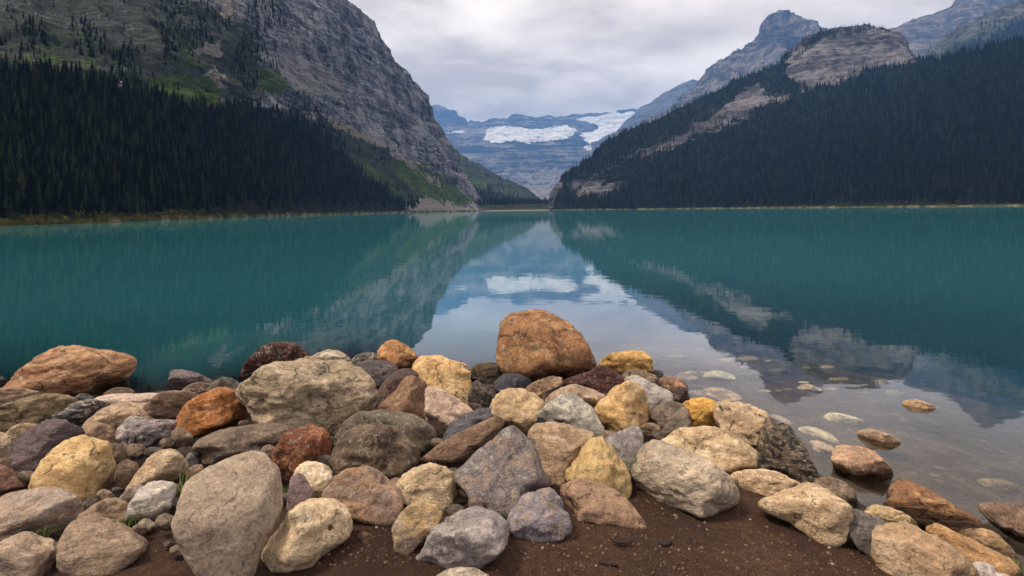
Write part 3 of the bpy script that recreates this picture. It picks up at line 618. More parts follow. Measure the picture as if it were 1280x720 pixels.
# ------------------------------------------------------------------ haze
def haze_box(density):
    s = NT('haze_air'); v = s.n('ShaderNodeVolumePrincipled'); v.inputs['Color'].default_value = (0.20, 0.45, 1.0, 1); v.inputs['Density'].default_value = density; v.inputs['Anisotropy'].default_value = 0.0
    s.l(v.outputs[0], s.out.inputs['Volume'])
    x0, x1, y0, y1, z0, z1 = -8700, 8700, -8700, 8700, -15.5, 1480.0
    V = np.array([(x, y, z) for z in (z0, z1) for y in (y0, y1) for x in (x0, x1)])
    Fq = np.array([(0, 2, 3, 1), (4, 5, 7, 6), (0, 1, 5, 4), (2, 6, 7, 3), (0, 4, 6, 2), (1, 3, 7, 5)])
    o = mesh_from('haze', V, Fq, s.m, smooth=False); tag(o, 'thin blue haze in the air between the far mountains', 'haze', kind='stuff')
haze_box(0.00013)

# ------------------------------------------------------------------ rocks
def ico(level):
    import bmesh
    bm = bmesh.new(); bmesh.ops.create_icosphere(bm, subdivisions=level, radius=1.0)
    V = np.array([v.co[:] for v in bm.verts]); T = np.array([[v.index for v in f.verts] for f in bm.faces]); bm.free(); return V, T
ICO = {k: ico(k) for k in (3, 4, 5, 6)}
def rock_material(name, c1, c2, size, seed, dk=0.25, crack=0.3, grain=0.5, an=1.0, streak=0.0, vein=0.0, dark=(38, 34, 32), wet=0.12, c3=None, patch=0.5, K=1.17, lichen=0.0, band=None, spot=None):
    rr = random.Random(seed); s = NT(name); band = rr.choice((0.0, 0.0, 0.3, 0.7, 1.0)) if band is None else band; O = s.obj(); inv = 1.0 / size
    loc = (rr.uniform(-9, 9), rr.uniform(-9, 9), rr.uniform(-9, 9))
    vein = vein or rr.choice((0, 0, 0, 0.22)); lichen = lichen or rr.choice((0, 0.25, 0.35)); dk = min(0.9, dk * rr.uniform(1.0, 1.5))
    Q = s.mapping(O, loc=loc, rot=(rr.uniform(-.3, .3), streak, rr.uniform(-.4, .4)), sc=(inv / an, inv, inv * an))
    big = s.noise(Q, 1.25, 5, 0.6, 0.5); med = s.noise(Q, 4.2, 8, 0.68, 0.3); grn = s.noise(O, 110, 3, 0.65); gr2 = s.noise(Q, 17, 5, 0.72)
    col = s.mix(s.mapr(s.math('ADD', s.math('MULTIPLY', big, 0.7), s.math('MULTIPLY', med, 0.3)), 0.58 - 0.16 * patch, 0.66 - 0.16 * patch), srgb(*c2, K), srgb(*c1, K))
    if c3: col = s.mix(s.mapr(s.noise(s.mapping(Q, loc=(4, 2, 7)), 1.9, 6, 0.65, 0.6), 0.52, 0.60), col, srgb(*c3, K))
    v = s.math('ADD', s.math('MULTIPLY', med, 0.55), s.math('MULTIPLY', gr2, 0.45))
    col = s.mix(1.0, col, s.ramp(v, [(0.34, (0.40, 0.38, 0.37, 1)), (0.47, (0.80, 0.79, 0.78, 1)), (0.62, (1.22, 1.22, 1.20, 1))]), 'MULTIPLY')
    col = s.mix(grain, col, s.mix(1.0, col, s.ramp(grn, [(0.33, (0.52, 0.51, 0.51, 1)), (0.5, (1, 1, 1, 1)), (0.70, (1.38, 1.36, 1.34, 1))]), 'MULTIPLY'))
    bd = s.noise(s.mapping(Q, loc=(2, 5, 1), rot=(0.25, rr.uniform(-.5, .5), 0), sc=(0.35, 0.35, 3.2)), 3.0, 6, 0.65, 0.25)
    col = s.mix(1.0, col, s.ramp(bd, [(0.34, (0.70, 0.68, 0.66, 1)), (0.5, (1, 1, 1, 1)), (0.66, (1.14, 1.13, 1.12, 1))]), 'MULTIPLY') if band > 0.25 else col
    st = s.noise(s.mapping(Q, loc=(1, 8, 3)), 2.6, 8, 0.72, 0.8)
    col = s.mix(s.math('MULTIPLY', s.mapr(st, 0.66 - 0.22 * dk, 0.72 - 0.18 * dk), min(1.0, 0.35 + dk)), col, srgb(*dark, K))
    if lichen: col = s.mix(s.math('MULTIPLY', s.mapr(s.noise(s.mapping(Q, loc=(6, 1, 1)), 7, 5, 0.7), 0.56, 0.62), lichen), col, srgb(178, 172, 150, K))
    h = s.math('ADD', s.math('ADD', s.math('MULTIPLY', med, 1.0), s.math('MULTIPLY', gr2, 0.55)), s.math('MULTIPLY', bd, 0.8 * band))
    # cracks: thin broken lines
    vo = s.n('ShaderNodeTexVoronoi', feature='DISTANCE_TO_EDGE'); vo.inputs['Scale'].default_value = rr.uniform(0.55, 0.95)
    wob = s.n('ShaderNodeTexNoise'); s.l(Q, wob.inputs['Vector']); wob.inputs['Scale'].default_value = 3.0; wob.inputs['Detail'].default_value = 6
    va = s.n('ShaderNodeVectorMath', operation='SCALE'); s.l(wob.outputs['Color'], va.inputs[0]); va.inputs['Scale'].default_value = 0.75
    vb = s.n('ShaderNodeVectorMath', operation='ADD'); s.l(Q, vb.inputs[0]); s.l(va.outputs[0], vb.inputs[1]); s.l(vb.outputs[0], vo.inputs['Vector'])
    ck = s.mapr(vo.outputs['Distance'], 0.0, 0.022, 1.0, 0.0); ck = s.math('MULTIPLY', s.math('MULTIPLY', ck, s.mapr(st, 0.47, 0.56)), crack)
    col = s.mix(s.math('MULTIPLY', ck, 0.75), col, s.mix(0.75, col, srgb(30, 24, 22)))
    h = s.math('SUBTRACT', h, s.math('MULTIPLY', ck, 0.9))
    if spot:
        sd = s.n('ShaderNodeVectorMath', operation='DISTANCE'); s.l(O, sd.inputs[0]); sd.inputs[1].default_value = spot[0]
        col = s.mix(s.mapr(s.math('ADD', sd.outputs['Value'], s.math('MULTIPLY', s.math('SUBTRACT', gr2, 0.5), spot[1])), spot[1] * 1.15, spot[1] * .8), col, srgb(118, 52, 22))
    if vein:
        vw = s.math('ABSOLUTE', s.math('SUBTRACT', s.noise(s.mapping(Q, loc=(3, 3, 9)), 1.3, 5, 0.55, 0.4), 0.5))
        col = s.mix(s.math('MULTIPLY', s.mapr(vw, 0.012, 0.004), vein), col, srgb(206, 190, 164))
    z = s.n('ShaderNodeSeparateXYZ'); s.l(s.pos(), z.inputs[0])
    if wet is None: wet = -99.0
    w = 0.0 if wet < -9 else s.mapr(s.math('ADD', z.outputs['Z'], s.math('MULTIPLY', s.math('SUBTRACT', med, 0.5), 0.12)), wet * 0.45, wet, 1.0, 0.0)
    col = s.mix(w, col, s.mix(1.0, col, (0.26, 0.24, 0.23, 1), 'MULTIPLY'))
    b1 = s.bump(h, 1.0, 0.11 * size); b2 = s.bump(grn, 0.22, 0.006, b1)
    s.principled(col, s.mapr(w, 0.0, 1.0, 0.82, 0.32), b2, 0.28); return s.m

def resample(poly, n=256):
    """closed Catmull-Rom outline through the traced points"""
    P = np.array(poly, float); m = len(P); out = []
    for k in range(m):
        a, b, c, d = P[k - 1], P[k], P[(k + 1) % m], P[(k + 2) % m]
        for t in np.linspace(0, 1, max(4, n // m), endpoint=False):
            out.append(0.5 * (2 * b + (c - a) * t + (2 * a - 5 * b + 4 * c - d) * t * t + (3 * b - a - 3 * c + d) * t ** 3))
    return np.array(out)
ROCK_N = [0]; OUTLINES = []
def rock(label, poly, c1, c2=None, name='rock', cat='rock', group='rocks heaped along the shore', T=None, q=None, planes=None, amp=1.0, level=None, base=None, sub=0.0, seed=None, lift=0.0, fac=None, up=0.0, **mk):
    """A rock that reaches the traced width and height, at the distance where it stands on the ground, with a depth of its own.
    The body is a rounded polyhedron (a few random facets), so it has real sides and a back."""
    ROCK_N[0] += 1; OUTLINES.append(poly); seed = seed if seed is not None else 1000 + ROCK_N[0]; rg = np.random.default_rng(seed)
    q = q or float(rg.uniform(11, 24)); planes = planes or int(rg.integers(8, 14))
    O = resample(poly); w_, h_ = np.ptp(O[:, 0]), np.ptp(O[:, 1]); cx, cy = (O[:, 0].max() + O[:, 0].min()) / 2, (O[:, 1].max() + O[:, 1].min()) / 2
    bx = O[np.argmax(O[:, 1]), 0] * 0.4 + cx * 0.6; by = (O[:, 1].max() - 0.10 * h_) if base is None else base
    g = hit_ground(bx, by, -9 if sub else -0.02)
    th = (0.42 * w_ + 0.5 * h_) / F * g[1] if T is None else T * w_ / F * g[1]
    D = g[1] + 0.30 * th
    d0 = ray(cx, cy); C = np.array([0, 0, EYE]) + d0 * D; fw = d0 / np.linalg.norm(d0)
    ri = np.array([_rx.x, 0, _rx.z]); ri = ri - fw * (ri @ fw); ri /= np.linalg.norm(ri); upv = np.cross(ri, fw)
    if upv[2] < 0: upv = -upv
    # outline in metres in the plane facing the rock
    rr_ = ray(O[:, 0], O[:, 1]); tt_ = (D * (d0 @ fw)) / (rr_ @ fw); W = np.array([0, 0, EYE]) + rr_ * tt_[:, None] - C
    oa, ob = W @ ri, W @ upv
    hw, hh = np.ptp(oa) / 2, np.ptp(ob) / 2; oa0, ob0 = (oa.max() + oa.min()) / 2, (ob.max() + ob.min()) / 2
    ang = np.arctan2((ob - ob0) / hh, (oa - oa0) / hw); rad_ = np.hypot((oa - oa0) / hw, (ob - ob0) / hh); o_ = np.argsort(ang); ang, rad_ = ang[o_], rad_[o_]
    size = 0.5 * (np.ptp(oa) + np.ptp(ob)) / 2 + 1e-6
    if level is None: level = 5 if w_ > 46 else 4
    if w_ > 130: level = 6
    V, Tq = ICO[level]
    # rounded polyhedron
    dirs = rg.normal(size=(planes, 3)); dirs /= np.linalg.norm(dirs, axis=1)[:, None]; ds = rg.uniform(0.72, 1.0, planes)
    ax = np.concatenate([np.eye(3), -np.eye(3)]); dirs = np.concatenate([dirs, ax]); ds = np.concatenate([ds, np.full(6, 1.0)])
    if fac:
        for (a, b, c, d_) in fac:
            v = np.array([a, b, c], float); dirs = np.concatenate([dirs, (v / np.linalg.norm(v))[None]]); ds = np.append(ds, d_)
    dp = np.maximum(V @ dirs.T, 0) / ds; S = V / ((dp ** q).sum(1) ** (1 / q))[:, None]
    # S axes: x right, y towards the back, z up
    wob = 0.10 * amp * fbm(S * 1.3 + seed % 97, 3); S = S * (1 + wob)[:, None]
    th_ = np.arctan2(S[:, 2], S[:, 0]); rho = np.hypot(S[:, 0], S[:, 2])
    nb = 72; bi = ((th_ + np.pi) / (2 * np.pi) * nb).astype(int) % nb; mx = np.zeros(nb); np.maximum.at(mx, bi, rho)
    k5 = np.array([1, 2, 1]) / 4; mx = np.convolve(np.concatenate([mx[-1:], mx, mx[:1]]), k5, 'valid'); cen = (np.arange(nb) + 0.5) / nb * 2 * np.pi - np.pi
    Rs = np.interp(th_, np.concatenate([cen[-1:] - 2 * np.pi, cen, cen[:1] + 2 * np.pi]), np.concatenate([mx[-1:], mx, mx[:1]]))
    Ro = np.interp(th_, np.concatenate([ang[-1:] - 2 * np.pi, ang, ang[:1] + 2 * np.pi]), np.concatenate([rad_[-1:], rad_, rad_[:1]]))
    k_ = np.minimum(rho / Rs, 1.0) * Ro; a_, b_ = np.cos(th_) * k_ * hw + oa0, np.sin(th_) * k_ * hh + ob0; c_ = S[:, 1] * th * 0.5
    L = a_[:, None] * ri + b_[:, None] * upv + c_[:, None] * fw
    nrm = L / (np.linalg.norm(L, axis=1)[:, None] + 1e-9); p = L / size
    crag = fbm(p * 2.1 + seed % 89, 4, 0.55); led = fbm(p * np.array([1.2, 1.2, 3.2]) + seed % 61, 4, 0.5, True)
    flat = min(1.0, 1.5 * min(np.ptp(oa), np.ptp(ob), th) / (np.ptp(oa) + np.ptp(ob) + 1e-9) * 1.6)
    dsp = size * flat * amp * (0.052 * crag + 0.030 * (led - 0.8) + 0.020 * (fbm(p * 4.3 + seed % 43, 3, 0.5, True) - 0.8) + (0.014 * fbm(p * 9 + seed % 31, 3, 0.6) if level >= 5 else 0))
    L = L + nrm * dsp[:, None]
    if sub:
        need = (C[2] + L[:, 2].max()) + (0.015 if sub == 1 else -sub)      # lies wholly under the surface: slide it down the line of sight
        if need > 0: C = C + d0 * (need / -d0[2])
    C = C + np.array([0, 0, lift])
    c2 = c2 or tuple(int(v * 0.78) for v in c1)
    warm = lambda c: tuple(min(255, v) for v in (lambda m: (m + (c[0] - m) * .86, (m + (c[1] - m) * .86) * .982, m + (c[2] - m) * .86))(sum(c) / 3))
    c1, c2 = warm(c1), warm(c2)
    c2 = tuple(b * .62 + a * .38 for a, b in zip(c1, c2))
    if mk.get('c3'): mk['c3'] = tuple(b * .66 + a * .34 for a, b in zip(c1, warm(mk['c3'])))
    if 'spot' in mk:        # a small stain where the photograph shows one on the near face
        sx, sy = mk['spot']; qx, qy = project(L + C); nr = np.hypot(qx - sx, qy - sy) + 60 * (c_ > 0); v = L[int(np.argmin(nr))]; mk['spot'] = (tuple(float(q_) for q_ in v), size * .075)
    mat = rock_material('rock_surface', c1, c2, max(size, 0.03), seed, **mk)
    o = mesh_from(name, L, Tq, mat); o.location = C
    return tag(o, label, cat, group)

TAN, GTAN, CREAM, GOLD, ORANGE, RUST = (186, 152, 112), (164, 146, 124), (212, 188, 150), (202, 158, 88), (186, 108, 48), (124, 64, 34)
MAROON, PURPLE, GREY, DGREY, BLACK, BROWN, PINK = (74, 42, 36), (112, 96, 96), (140, 134, 130), (84, 80, 80), (54, 52, 54), (128, 102, 78), (196, 168, 148)
# --- back row and water's edge, from the left
rock('big tan and rust boulder standing at the water on the far left', [(-2, 492), (13, 474), (33, 455), (56, 440), (78, 432), (100, 432), (120, 437), (142, 439), (164, 447), (171, 456), (160, 472), (142, 484), (115, 496), (80, 502), (30, 504)], (186, 146, 104), (164, 118, 74), c3=(150, 88, 54), name='boulder', cat='boulder', amp=0.9, dk=0.2, crack=0.9, base=496, streak=-0.7, an=1.3, seed=12, wet=.08)
rock('flat tan slab at the foot of the rust-topped boulder, cut by the left edge', [(-40, 488), (0, 485), (26, 484), (48, 490), (58, 500), (34, 510), (-10, 512), (-40, 510)], (160, 132, 102), (130, 104, 80), dk=.3, crack=.6, an=1.6)
rock('black wet stone in the water behind the boulder at the left edge', [(-16, 476), (-6, 469), (4, 471), (9, 478), (4, 486), (-14, 487)], BLACK)
rock('long flat brownish slab with a mossy dark underside, below the rust-topped boulder', [(-30, 522), (0, 508), (18, 501), (44, 494), (73, 493), (97, 499), (93, 510), (72, 522), (45, 535), (10, 543), (-30, 545)], (158, 134, 106), (120, 106, 70), dk=.45, base=538, c3=(112, 104, 60), an=1.5)
rock('charcoal rock crossed by a white streak, beside the long flat brownish slab', [(64, 522), (78, 511), (92, 503), (112, 499), (137, 505), (122, 520), (100, 536), (80, 534)], (92, 86, 86), (56, 52, 54), vein=.9, c3=(168, 160, 150), q=20, base=531, streak=.6, an=1.6)
rock('long smooth pale pinkish slab lying low behind the speckled tan stones', [(117, 500), (136, 493), (170, 491.5), (200, 492), (200, 506), (170, 514), (140, 514), (122, 510)], (206, 182, 158), (186, 160, 138), dk=.05, base=508)
rock('speckled tan stone between the white-streaked charcoal rock and a smooth brown stone', [(102, 534), (117, 518), (134, 508), (160, 503), (188, 505), (198, 516), (188, 528), (150, 538), (118, 540)], (184, 156, 122), (150, 126, 98), dk=.4, base=534)
rock('smooth brown stone with rounded top, left of the bright orange rock', [(172, 522), (185, 503), (201, 491), (225, 488.5), (247, 491), (258, 502), (246, 517), (220, 530), (192, 532)], (150, 124, 100), (124, 100, 78), dk=.15, base=524)
rock('pale grey stone with deep black shade below, left of the bright orange rock', [(146, 538), (154, 527), (166, 520), (184, 523), (206, 524), (224, 528), (222, 544), (200, 555), (166, 560), (149, 552)], (164, 152, 142), (104, 96, 94), dk=.5, base=554)
rock('bright orange rock with a purple-brown stripe along its upper left edge', [(216, 535), (227, 513), (250, 493), (273, 484), (290, 487), (308, 500), (313, 511), (307, 526), (290, 535), (262, 544), (242, 546), (222, 542)], (196, 128, 68), (166, 98, 42), c3=(140, 104, 84), dk=.2, crack=.6, amp=1.2, base=540, q=16)
rock('dark maroon rounded boulder standing at the water behind the largest pale boulder', [(301, 470), (307, 454), (322, 438), (340, 428), (356, 426), (374, 430), (387, 443), (388, 458), (372, 474), (340, 482), (312, 480)], (76, 40, 34), (50, 28, 26), name='boulder', cat='boulder', c3=(110, 66, 50), dk=.3, base=476, crack=.3, wet=.05)
rock('largest pale olive-tan boulder, rough in front, left of centre', [(296, 488), (311, 470), (338, 456), (373, 450), (400, 447), (433, 453), (458, 468), (470, 485), (468, 504), (452, 521), (430, 537), (402, 547), (364, 540), (325, 532), (308, 510)], (188, 168, 136), (150, 132, 98), name='boulder', cat='boulder', dk=.28, crack=.7, amp=1.25, base=540, seed=34, lichen=.3, fac=[(0.1, -.55, .8, .70), (.2, -1, -.2, .72)])
rock('small pointed grey stone at the water, well left of the maroon boulder', [(212, 482), (213, 466), (223, 462), (245, 466), (266, 476), (264, 486), (230, 489)], (120, 108, 106), (92, 82, 80), base=486, wet=.03)
rock('small flat brown stone between the orange rock and the pointed grey stone', [(226, 491), (236, 481), (250, 478), (266, 480), (272, 488), (258, 497), (236, 497)], (136, 112, 92), base=493)
rock('small round charcoal stone between the orange rock and the maroon boulder', [(261, 488), (266, 478), (278, 472), (290, 473), (301, 481), (302, 492), (282, 498), (266, 496)], DGREY, (104, 88, 72), base=494)
rock('tiny dark pebble in front of the rust-topped boulder', [(92, 500), (98, 493), (108, 492), (117, 497), (112, 503), (98, 504)], DGREY, base=502)
rock('low wet brown stone at the water, right of the rust-topped boulder', [(128, 494), (142, 485), (160, 485), (169, 491), (156, 499), (136, 500)], (104, 82, 64), base=498)
rock('long smooth grey-brown stone lying in front of the largest pale boulder', [(238, 566), (243, 552), (262, 541), (290, 534), (320, 530), (351, 529), (365, 535), (357, 550), (332, 560), (292, 574), (264, 583), (246, 579)], (130, 112, 93), (112, 96, 78), dk=.1, crack=.2, base=574, amp=.7)
rock('small blue-grey stone above the big flat oval boulder', [(284, 572), (298, 556), (310, 550), (322, 550), (331, 562), (324, 574), (302, 580)], (138, 132, 124), base=574)
rock('big flat smooth grey oval boulder in front, the palest broad face', [(215, 662), (221, 640), (225, 618), (231, 602), (256, 584), (289, 569), (322, 562), (342, 573), (354, 598), (354, 640), (342, 667), (328, 692), (316, 726), (285, 742), (250, 726), (229, 695)], (176, 156, 128), (164, 144, 118), band=0.0, name='boulder', cat='boulder', dk=.06, crack=.35, amp=.55, q=9, base=735, T=.5, seed=77, fac=[(0, -.75, .65, .62)], patch=.8)
rock('rusty red-brown rounded rock beside the small white stone', [(340, 572), (347, 556), (359, 541), (375, 532), (392, 531), (407, 539), (414, 554), (411, 573), (396, 592), (370, 603), (352, 602), (342, 589)], (146, 84, 46), (106, 58, 38), c3=(170, 112, 66), dk=.3, amp=1.1, base=592)
rock('small white stone with yellow tint below the rusty red rock', [(366, 602), (369, 588), (382, 577), (398, 578), (410, 582), (419, 597), (411, 613), (395, 623), (376, 617)], (226, 208, 176), (206, 180, 126), dk=.05, base=614)
rock('small upright purple-grey shard beside the white stone', [(358, 640), (361, 613), (364, 597), (376, 592), (385, 603), (393, 621), (387, 638), (370, 645)], (134, 114, 110), (114, 94, 88), q=22, base=638, T=.7)
rock('cream stone with a small rust spot, right of the big oval boulder', [(326, 699), (333, 680), (351, 656), (364, 637), (389, 625), (411, 622), (431, 629), (440, 644), (437, 670), (414, 688), (390, 711), (357, 717), (334, 713)], (218, 194, 152), (196, 168, 122), dk=.04, crack=.5, amp=.9, base=708, spot=(412, 659))
rock('brown rounded rock with a greyish-purple left side, above the cream stone with a rust spot', [(403, 620), (427, 591), (445, 586), (460, 584), (478, 591), (494, 605), (505, 624), (500, 644), (488, 658), (470, 655), (444, 650), (420, 640)], (166, 134, 100), (136, 116, 106), c3=(178, 132, 84), dk=.15, base=650)
rock('greenish-brown broad rock behind the knobbly brown rock, under the largest pale boulder', [(419, 556), (424, 538), (443, 519), (478, 514), (511, 516), (532, 526), (546, 543), (546, 562), (530, 578), (480, 586), (430, 576)], (122, 106, 80), (106, 98, 86), dk=.2, base=566)
rock('knobbly dark brown rock right of the rusty red rock', [(411, 582), (414, 565), (432, 542), (458, 530), (488, 534), (512, 547), (523, 568), (516, 587), (496, 602), (460, 603), (430, 595)], (114, 94, 72), (84, 70, 54), dk=.45, amp=1.3, base=594, lichen=.3)
rock('pale cream oval stone between the knobbly dark brown rock and the broad grey slab', [(494, 613), (498, 600), (512, 587), (533, 579), (556, 583), (573, 600), (572, 618), (556, 640), (535, 638), (505, 630)], (206, 184, 144), (178, 152, 112), dk=.1, crack=.7, base=632)
rock('small two-toned tan and grey stone left of the pitted grey rock', [(491, 668), (496, 649), (515, 631), (538, 629), (553, 641), (544, 662), (526, 682), (512, 695), (497, 691)], (176, 146, 96), (150, 138, 128), patch=.9, dk=.1, base=688)
rock('pitted grey rock with rough edge at the front centre', [(519, 700), (529, 684), (542, 664), (552, 650), (576, 637), (604, 634), (627, 644), (635, 658), (631, 679), (613, 699), (589, 713), (546, 718), (524, 712)], (160, 150, 140), (128, 120, 118), dk=.2, amp=1.5, q=18, base=708, fac=[(0, -.5, .85, .66)])
rock('pale stone cut by the bottom edge below the pitted grey rock', [(538, 728), (558, 712), (589, 710), (613, 723), (604, 745), (552, 745)], (186, 172, 148), base=738)
rock('dark purple-brown rock wedged left of the triangular brown slab', [(464, 514), (470, 492), (482, 475), (498, 462), (515, 460), (523, 471), (507, 492), (482, 518)], (98, 72, 66), (70, 52, 50), dk=.3, base=508, q=18)
rock('triangular brown slab with a dark red side, left of the yellow block', [(466, 517), (488, 493), (508, 471), (524, 472), (534, 480), (536, 506), (530, 524), (500, 526)], (148, 114, 84), (134, 100, 74), q=30, planes=8, base=518, dk=.1, amp=.7, fac=[(-.5, -.8, .35, .5), (.9, -.6, 0, .6)])
rock('dark grey stone behind the dark purple-brown wedge', [(442, 461), (452, 452), (470, 450), (486, 452), (497, 460), (492, 472), (476, 486), (454, 478)], (92, 84, 82), (70, 64, 62), base=480)
rock('small pale grey stone with a black side, left of the orange-brown stone', [(436, 456), (443, 446), (453, 442), (466, 441), (476, 449), (466, 458), (448, 460)], (160, 152, 138), (60, 56, 54), dk=.4, base=458)
rock('small jagged pale stone on the skyline of the largest pale boulder', [(388, 450), (394, 443), (402, 439), (416, 437), (430, 441), (439, 453), (426, 462), (400, 462)], (190, 176, 150), (140, 126, 104), dk=.3, q=20, amp=1.4, base=460)
rock('orange-brown stone at the water between the dark grey stone and the yellow block', [(471, 446), (478, 431), (493, 425), (509, 432), (522, 446), (514, 458), (494, 462), (478, 455)], (194, 142, 84), (160, 108, 62), dk=.25, base=460)
rock('yellow-gold block with a cracked face, left of the giant orange boulder', [(515, 464), (524, 447), (542, 444), (564, 449), (579, 455), (587, 470), (590, 490), (587, 509), (570, 503), (550, 498), (528, 488)], (218, 186, 128), (202, 156, 94), dk=.12, crack=.9, q=24, planes=9, base=500, amp=1.1)
rock('pinkish pale rock below the yellow block', [(531, 505), (535, 484), (551, 487), (573, 499), (592, 516), (586, 533), (562, 545), (541, 540), (532, 524)], (206, 178, 150), (190, 160, 136), dk=.08, base=536)
rock('blue-black fractured rock between the pinkish rock and the tilted brown slab', [(554, 552), (563, 529), (584, 517), (605, 509), (620, 513), (614, 526), (592, 541), (570, 556)], (106, 104, 108), (70, 70, 76), dk=.3, q=24, amp=1.3, base=545)
rock('tilted flat brown slab leaning left of the broad grey slab', [(526, 580), (540, 562), (573, 541), (600, 528), (621, 520), (631, 530), (615, 549), (596, 566), (562, 586)], (150, 122, 94), (124, 98, 76), dk=.1, q=26, planes=7, amp=.6, base=574, T=.45)
rock('broad flat grey slab standing on edge in the middle of the heap', [(566, 596), (580, 578), (600, 560), (622, 543), (638, 531), (650, 537), (670, 560), (680, 585), (689, 609), (668, 624), (646, 644), (624, 646), (600, 634), (580, 614)], (130, 121, 115), (114, 105, 100), c3=(150, 124, 100), q=26, planes=7, dk=.1, grain=.9, amp=.8, base=632, T=.55, seed=90, fac=[(.05, -.8, .55, .45)])
rock('grey-purple rock in front of the broad grey slab, right of the pitted grey rock', [(634, 648), (645, 630), (658, 617), (685, 611), (698, 620), (714, 658), (706, 671), (679, 684), (650, 677), (637, 663)], (150, 140, 140), (114, 106, 110), c3=(150, 128, 94), q=22, planes=9, dk=.2, base=676, fac=[(-.5, -.6, .6, .6)])
rock('brown wedge-shaped rock with a sharp tip pointing right, on the bare soil', [(699, 620), (706, 604), (732, 598), (764, 609), (785, 625), (808, 660), (785, 661), (758, 657), (735, 656), (714, 646)], (164, 132, 100), (146, 116, 90), q=24, planes=8, dk=.15, crack=.8, base=652, amp=.8, fac=[(.1, -.9, .3, .6), (-.1, -.4, .9, .75)])
rock('yellow-ochre rock above the brown wedge-shaped rock', [(704, 592), (706, 582), (718, 568), (742, 547), (760, 555), (775, 573), (787, 593), (789, 614), (775, 630), (740, 628), (712, 610)], (198, 166, 104), (180, 150, 96), dk=.12, base=618, q=17, lichen=.2)
rock('tan rock between the broad grey slab and the yellow-ochre rock', [(660, 550), (667, 532), (690, 528), (715, 532), (745, 542), (732, 560), (713, 581), (704, 608), (690, 612), (676, 588), (665, 566)], (184, 156, 122), (158, 130, 98), dk=.15, base=602)
rock('small grey angular rock behind the yellow-ochre rock', [(755, 551), (780, 538), (795, 533), (804, 547), (799, 573), (788, 592), (774, 578)], (152, 146, 138), (116, 110, 108), dk=.2, q=22, base=580)
rock('large smooth grey boulder on the bare soil, right of centre', [(790, 592), (793, 572), (800, 555), (815, 548), (840, 555), (866, 566), (893, 580), (913, 596), (924, 614), (921, 630), (902, 639), (876, 646), (850, 635), (822, 630), (800, 620)], (184, 166, 136), (162, 148, 124), name='boulder', cat='boulder', dk=.08, crack=.5, amp=.8, base=636, streak=.5, an=1.3, fac=[(0, -.6, .8, .72)])
rock('cream rounded rock behind the large smooth grey boulder', [(818, 560), (842, 539), (867, 534), (896, 534), (919, 545), (943, 560), (947, 576), (942, 590), (918, 600), (880, 594), (840, 580)], (214, 190, 148), (184, 152, 104), dk=.12, crack=.6, base=588)
rock('dark rounded rock mottled black and white at the right end of the heap', [(947, 562), (950, 540), (958, 531), (970, 529), (985, 532), (1002, 552), (1014, 574), (1023, 597), (1016, 608), (990, 605), (965, 593), (952, 580)], (120, 102, 80), (84, 72, 58), dk=.6, dark=(34, 30, 28), amp=.85, base=600, lichen=.4, streak=.9, an=1.6)
rock('cream and black mottled rock behind the dark mottled rounded one', [(889, 518), (896, 503), (915, 501), (942, 507), (962, 520), (960, 537), (949, 558), (922, 552), (900, 542)], (212, 182, 138), (178, 150, 114), dk=.42, amp=1.0, base=548)
rock('small bright yellow rock beside the cream and black mottled rock', [(850, 513), (856, 502), (881, 497), (895, 504), (902, 518), (897, 532), (878, 540), (858, 533)], (214, 166, 74), (190, 134, 56), dk=.2, crack=.8, base=532, amp=1.2)
rock('grey-brown rounded stone left of the small bright yellow rock', [(810, 524), (818, 510), (834, 501), (852, 504), (862, 518), (862, 536), (840, 544), (820, 539)], (136, 118, 96), (104, 94, 82), dk=.25, base=537)
rock('golden tan rock with an upright ridge, above the large smooth grey boulder', [(740, 516), (756, 495), (771, 482), (788, 477), (803, 485), (809, 502), (814, 523), (806, 541), (785, 547), (764, 539), (750, 526)], (204, 172, 118), (182, 140, 78), dk=.2, q=19, planes=9, base=538, fac=[(-.4, -.8, .3, .6), (.8, -.6, .1, .6)])
rock('grey-white rock leaning behind the golden tan ridged rock', [(779, 486), (784, 473), (795, 469), (815, 479), (838, 490), (841, 501), (828, 513), (805, 516), (788, 504)], (172, 164, 154), (142, 134, 126), dk=.1, base=508, an=1.4, streak=.4)
rock('grey-green rock with white veins in the middle of the heap', [(663, 524), (672, 510), (690, 499), (716, 493), (735, 504), (748, 520), (755, 542), (740, 554), (700, 550), (672, 538)], (168, 162, 142), (132, 130, 120), vein=.8, c3=(198, 192, 176), dk=.2, amp=1.2, base=544)
rock('smooth beige-brown rock behind the grey-green veined rock', [(680, 502), (698, 486), (720, 481), (743, 487), (758, 497), (750, 516), (735, 524), (700, 518)], (178, 154, 126), (156, 132, 106), dk=.06, base=516)
rock('tan and yellow rounded rock left of the grey-green veined rock', [(611, 512), (620, 495), (632, 487), (652, 486), (670, 493), (680, 505), (671, 524), (660, 543), (640, 538), (622, 528)], (198, 170, 118), (182, 148, 110), c3=(206, 176, 150), dk=.15, base=534)
rock('giant orange-brown boulder standing highest at the water in the centre', [(622, 447), (623, 430), (626, 407), (635, 393), (652, 388), (672, 386), (696, 392), (716, 406), (731, 427), (742, 444), (747, 457), (736, 468), (707, 476), (667, 480), (642, 476), (629, 466)], (180, 136, 86), (136, 90, 52), name='boulder', cat='boulder', c3=(96, 54, 34), dk=.42, dark=(62, 36, 24), crack=.6, amp=.8, base=476, q=9, seed=61, wet=.14, vein=.3, band=0.0, fac=[(0, -.9, .45, .8)])
rock('golden oval rock at the water, right of the giant orange boulder', [(748, 457), (760, 444), (784, 438), (807, 441), (817, 456), (812, 466), (786, 471), (764, 467)], (204, 166, 96), (172, 128, 68), dk=.25, base=468)
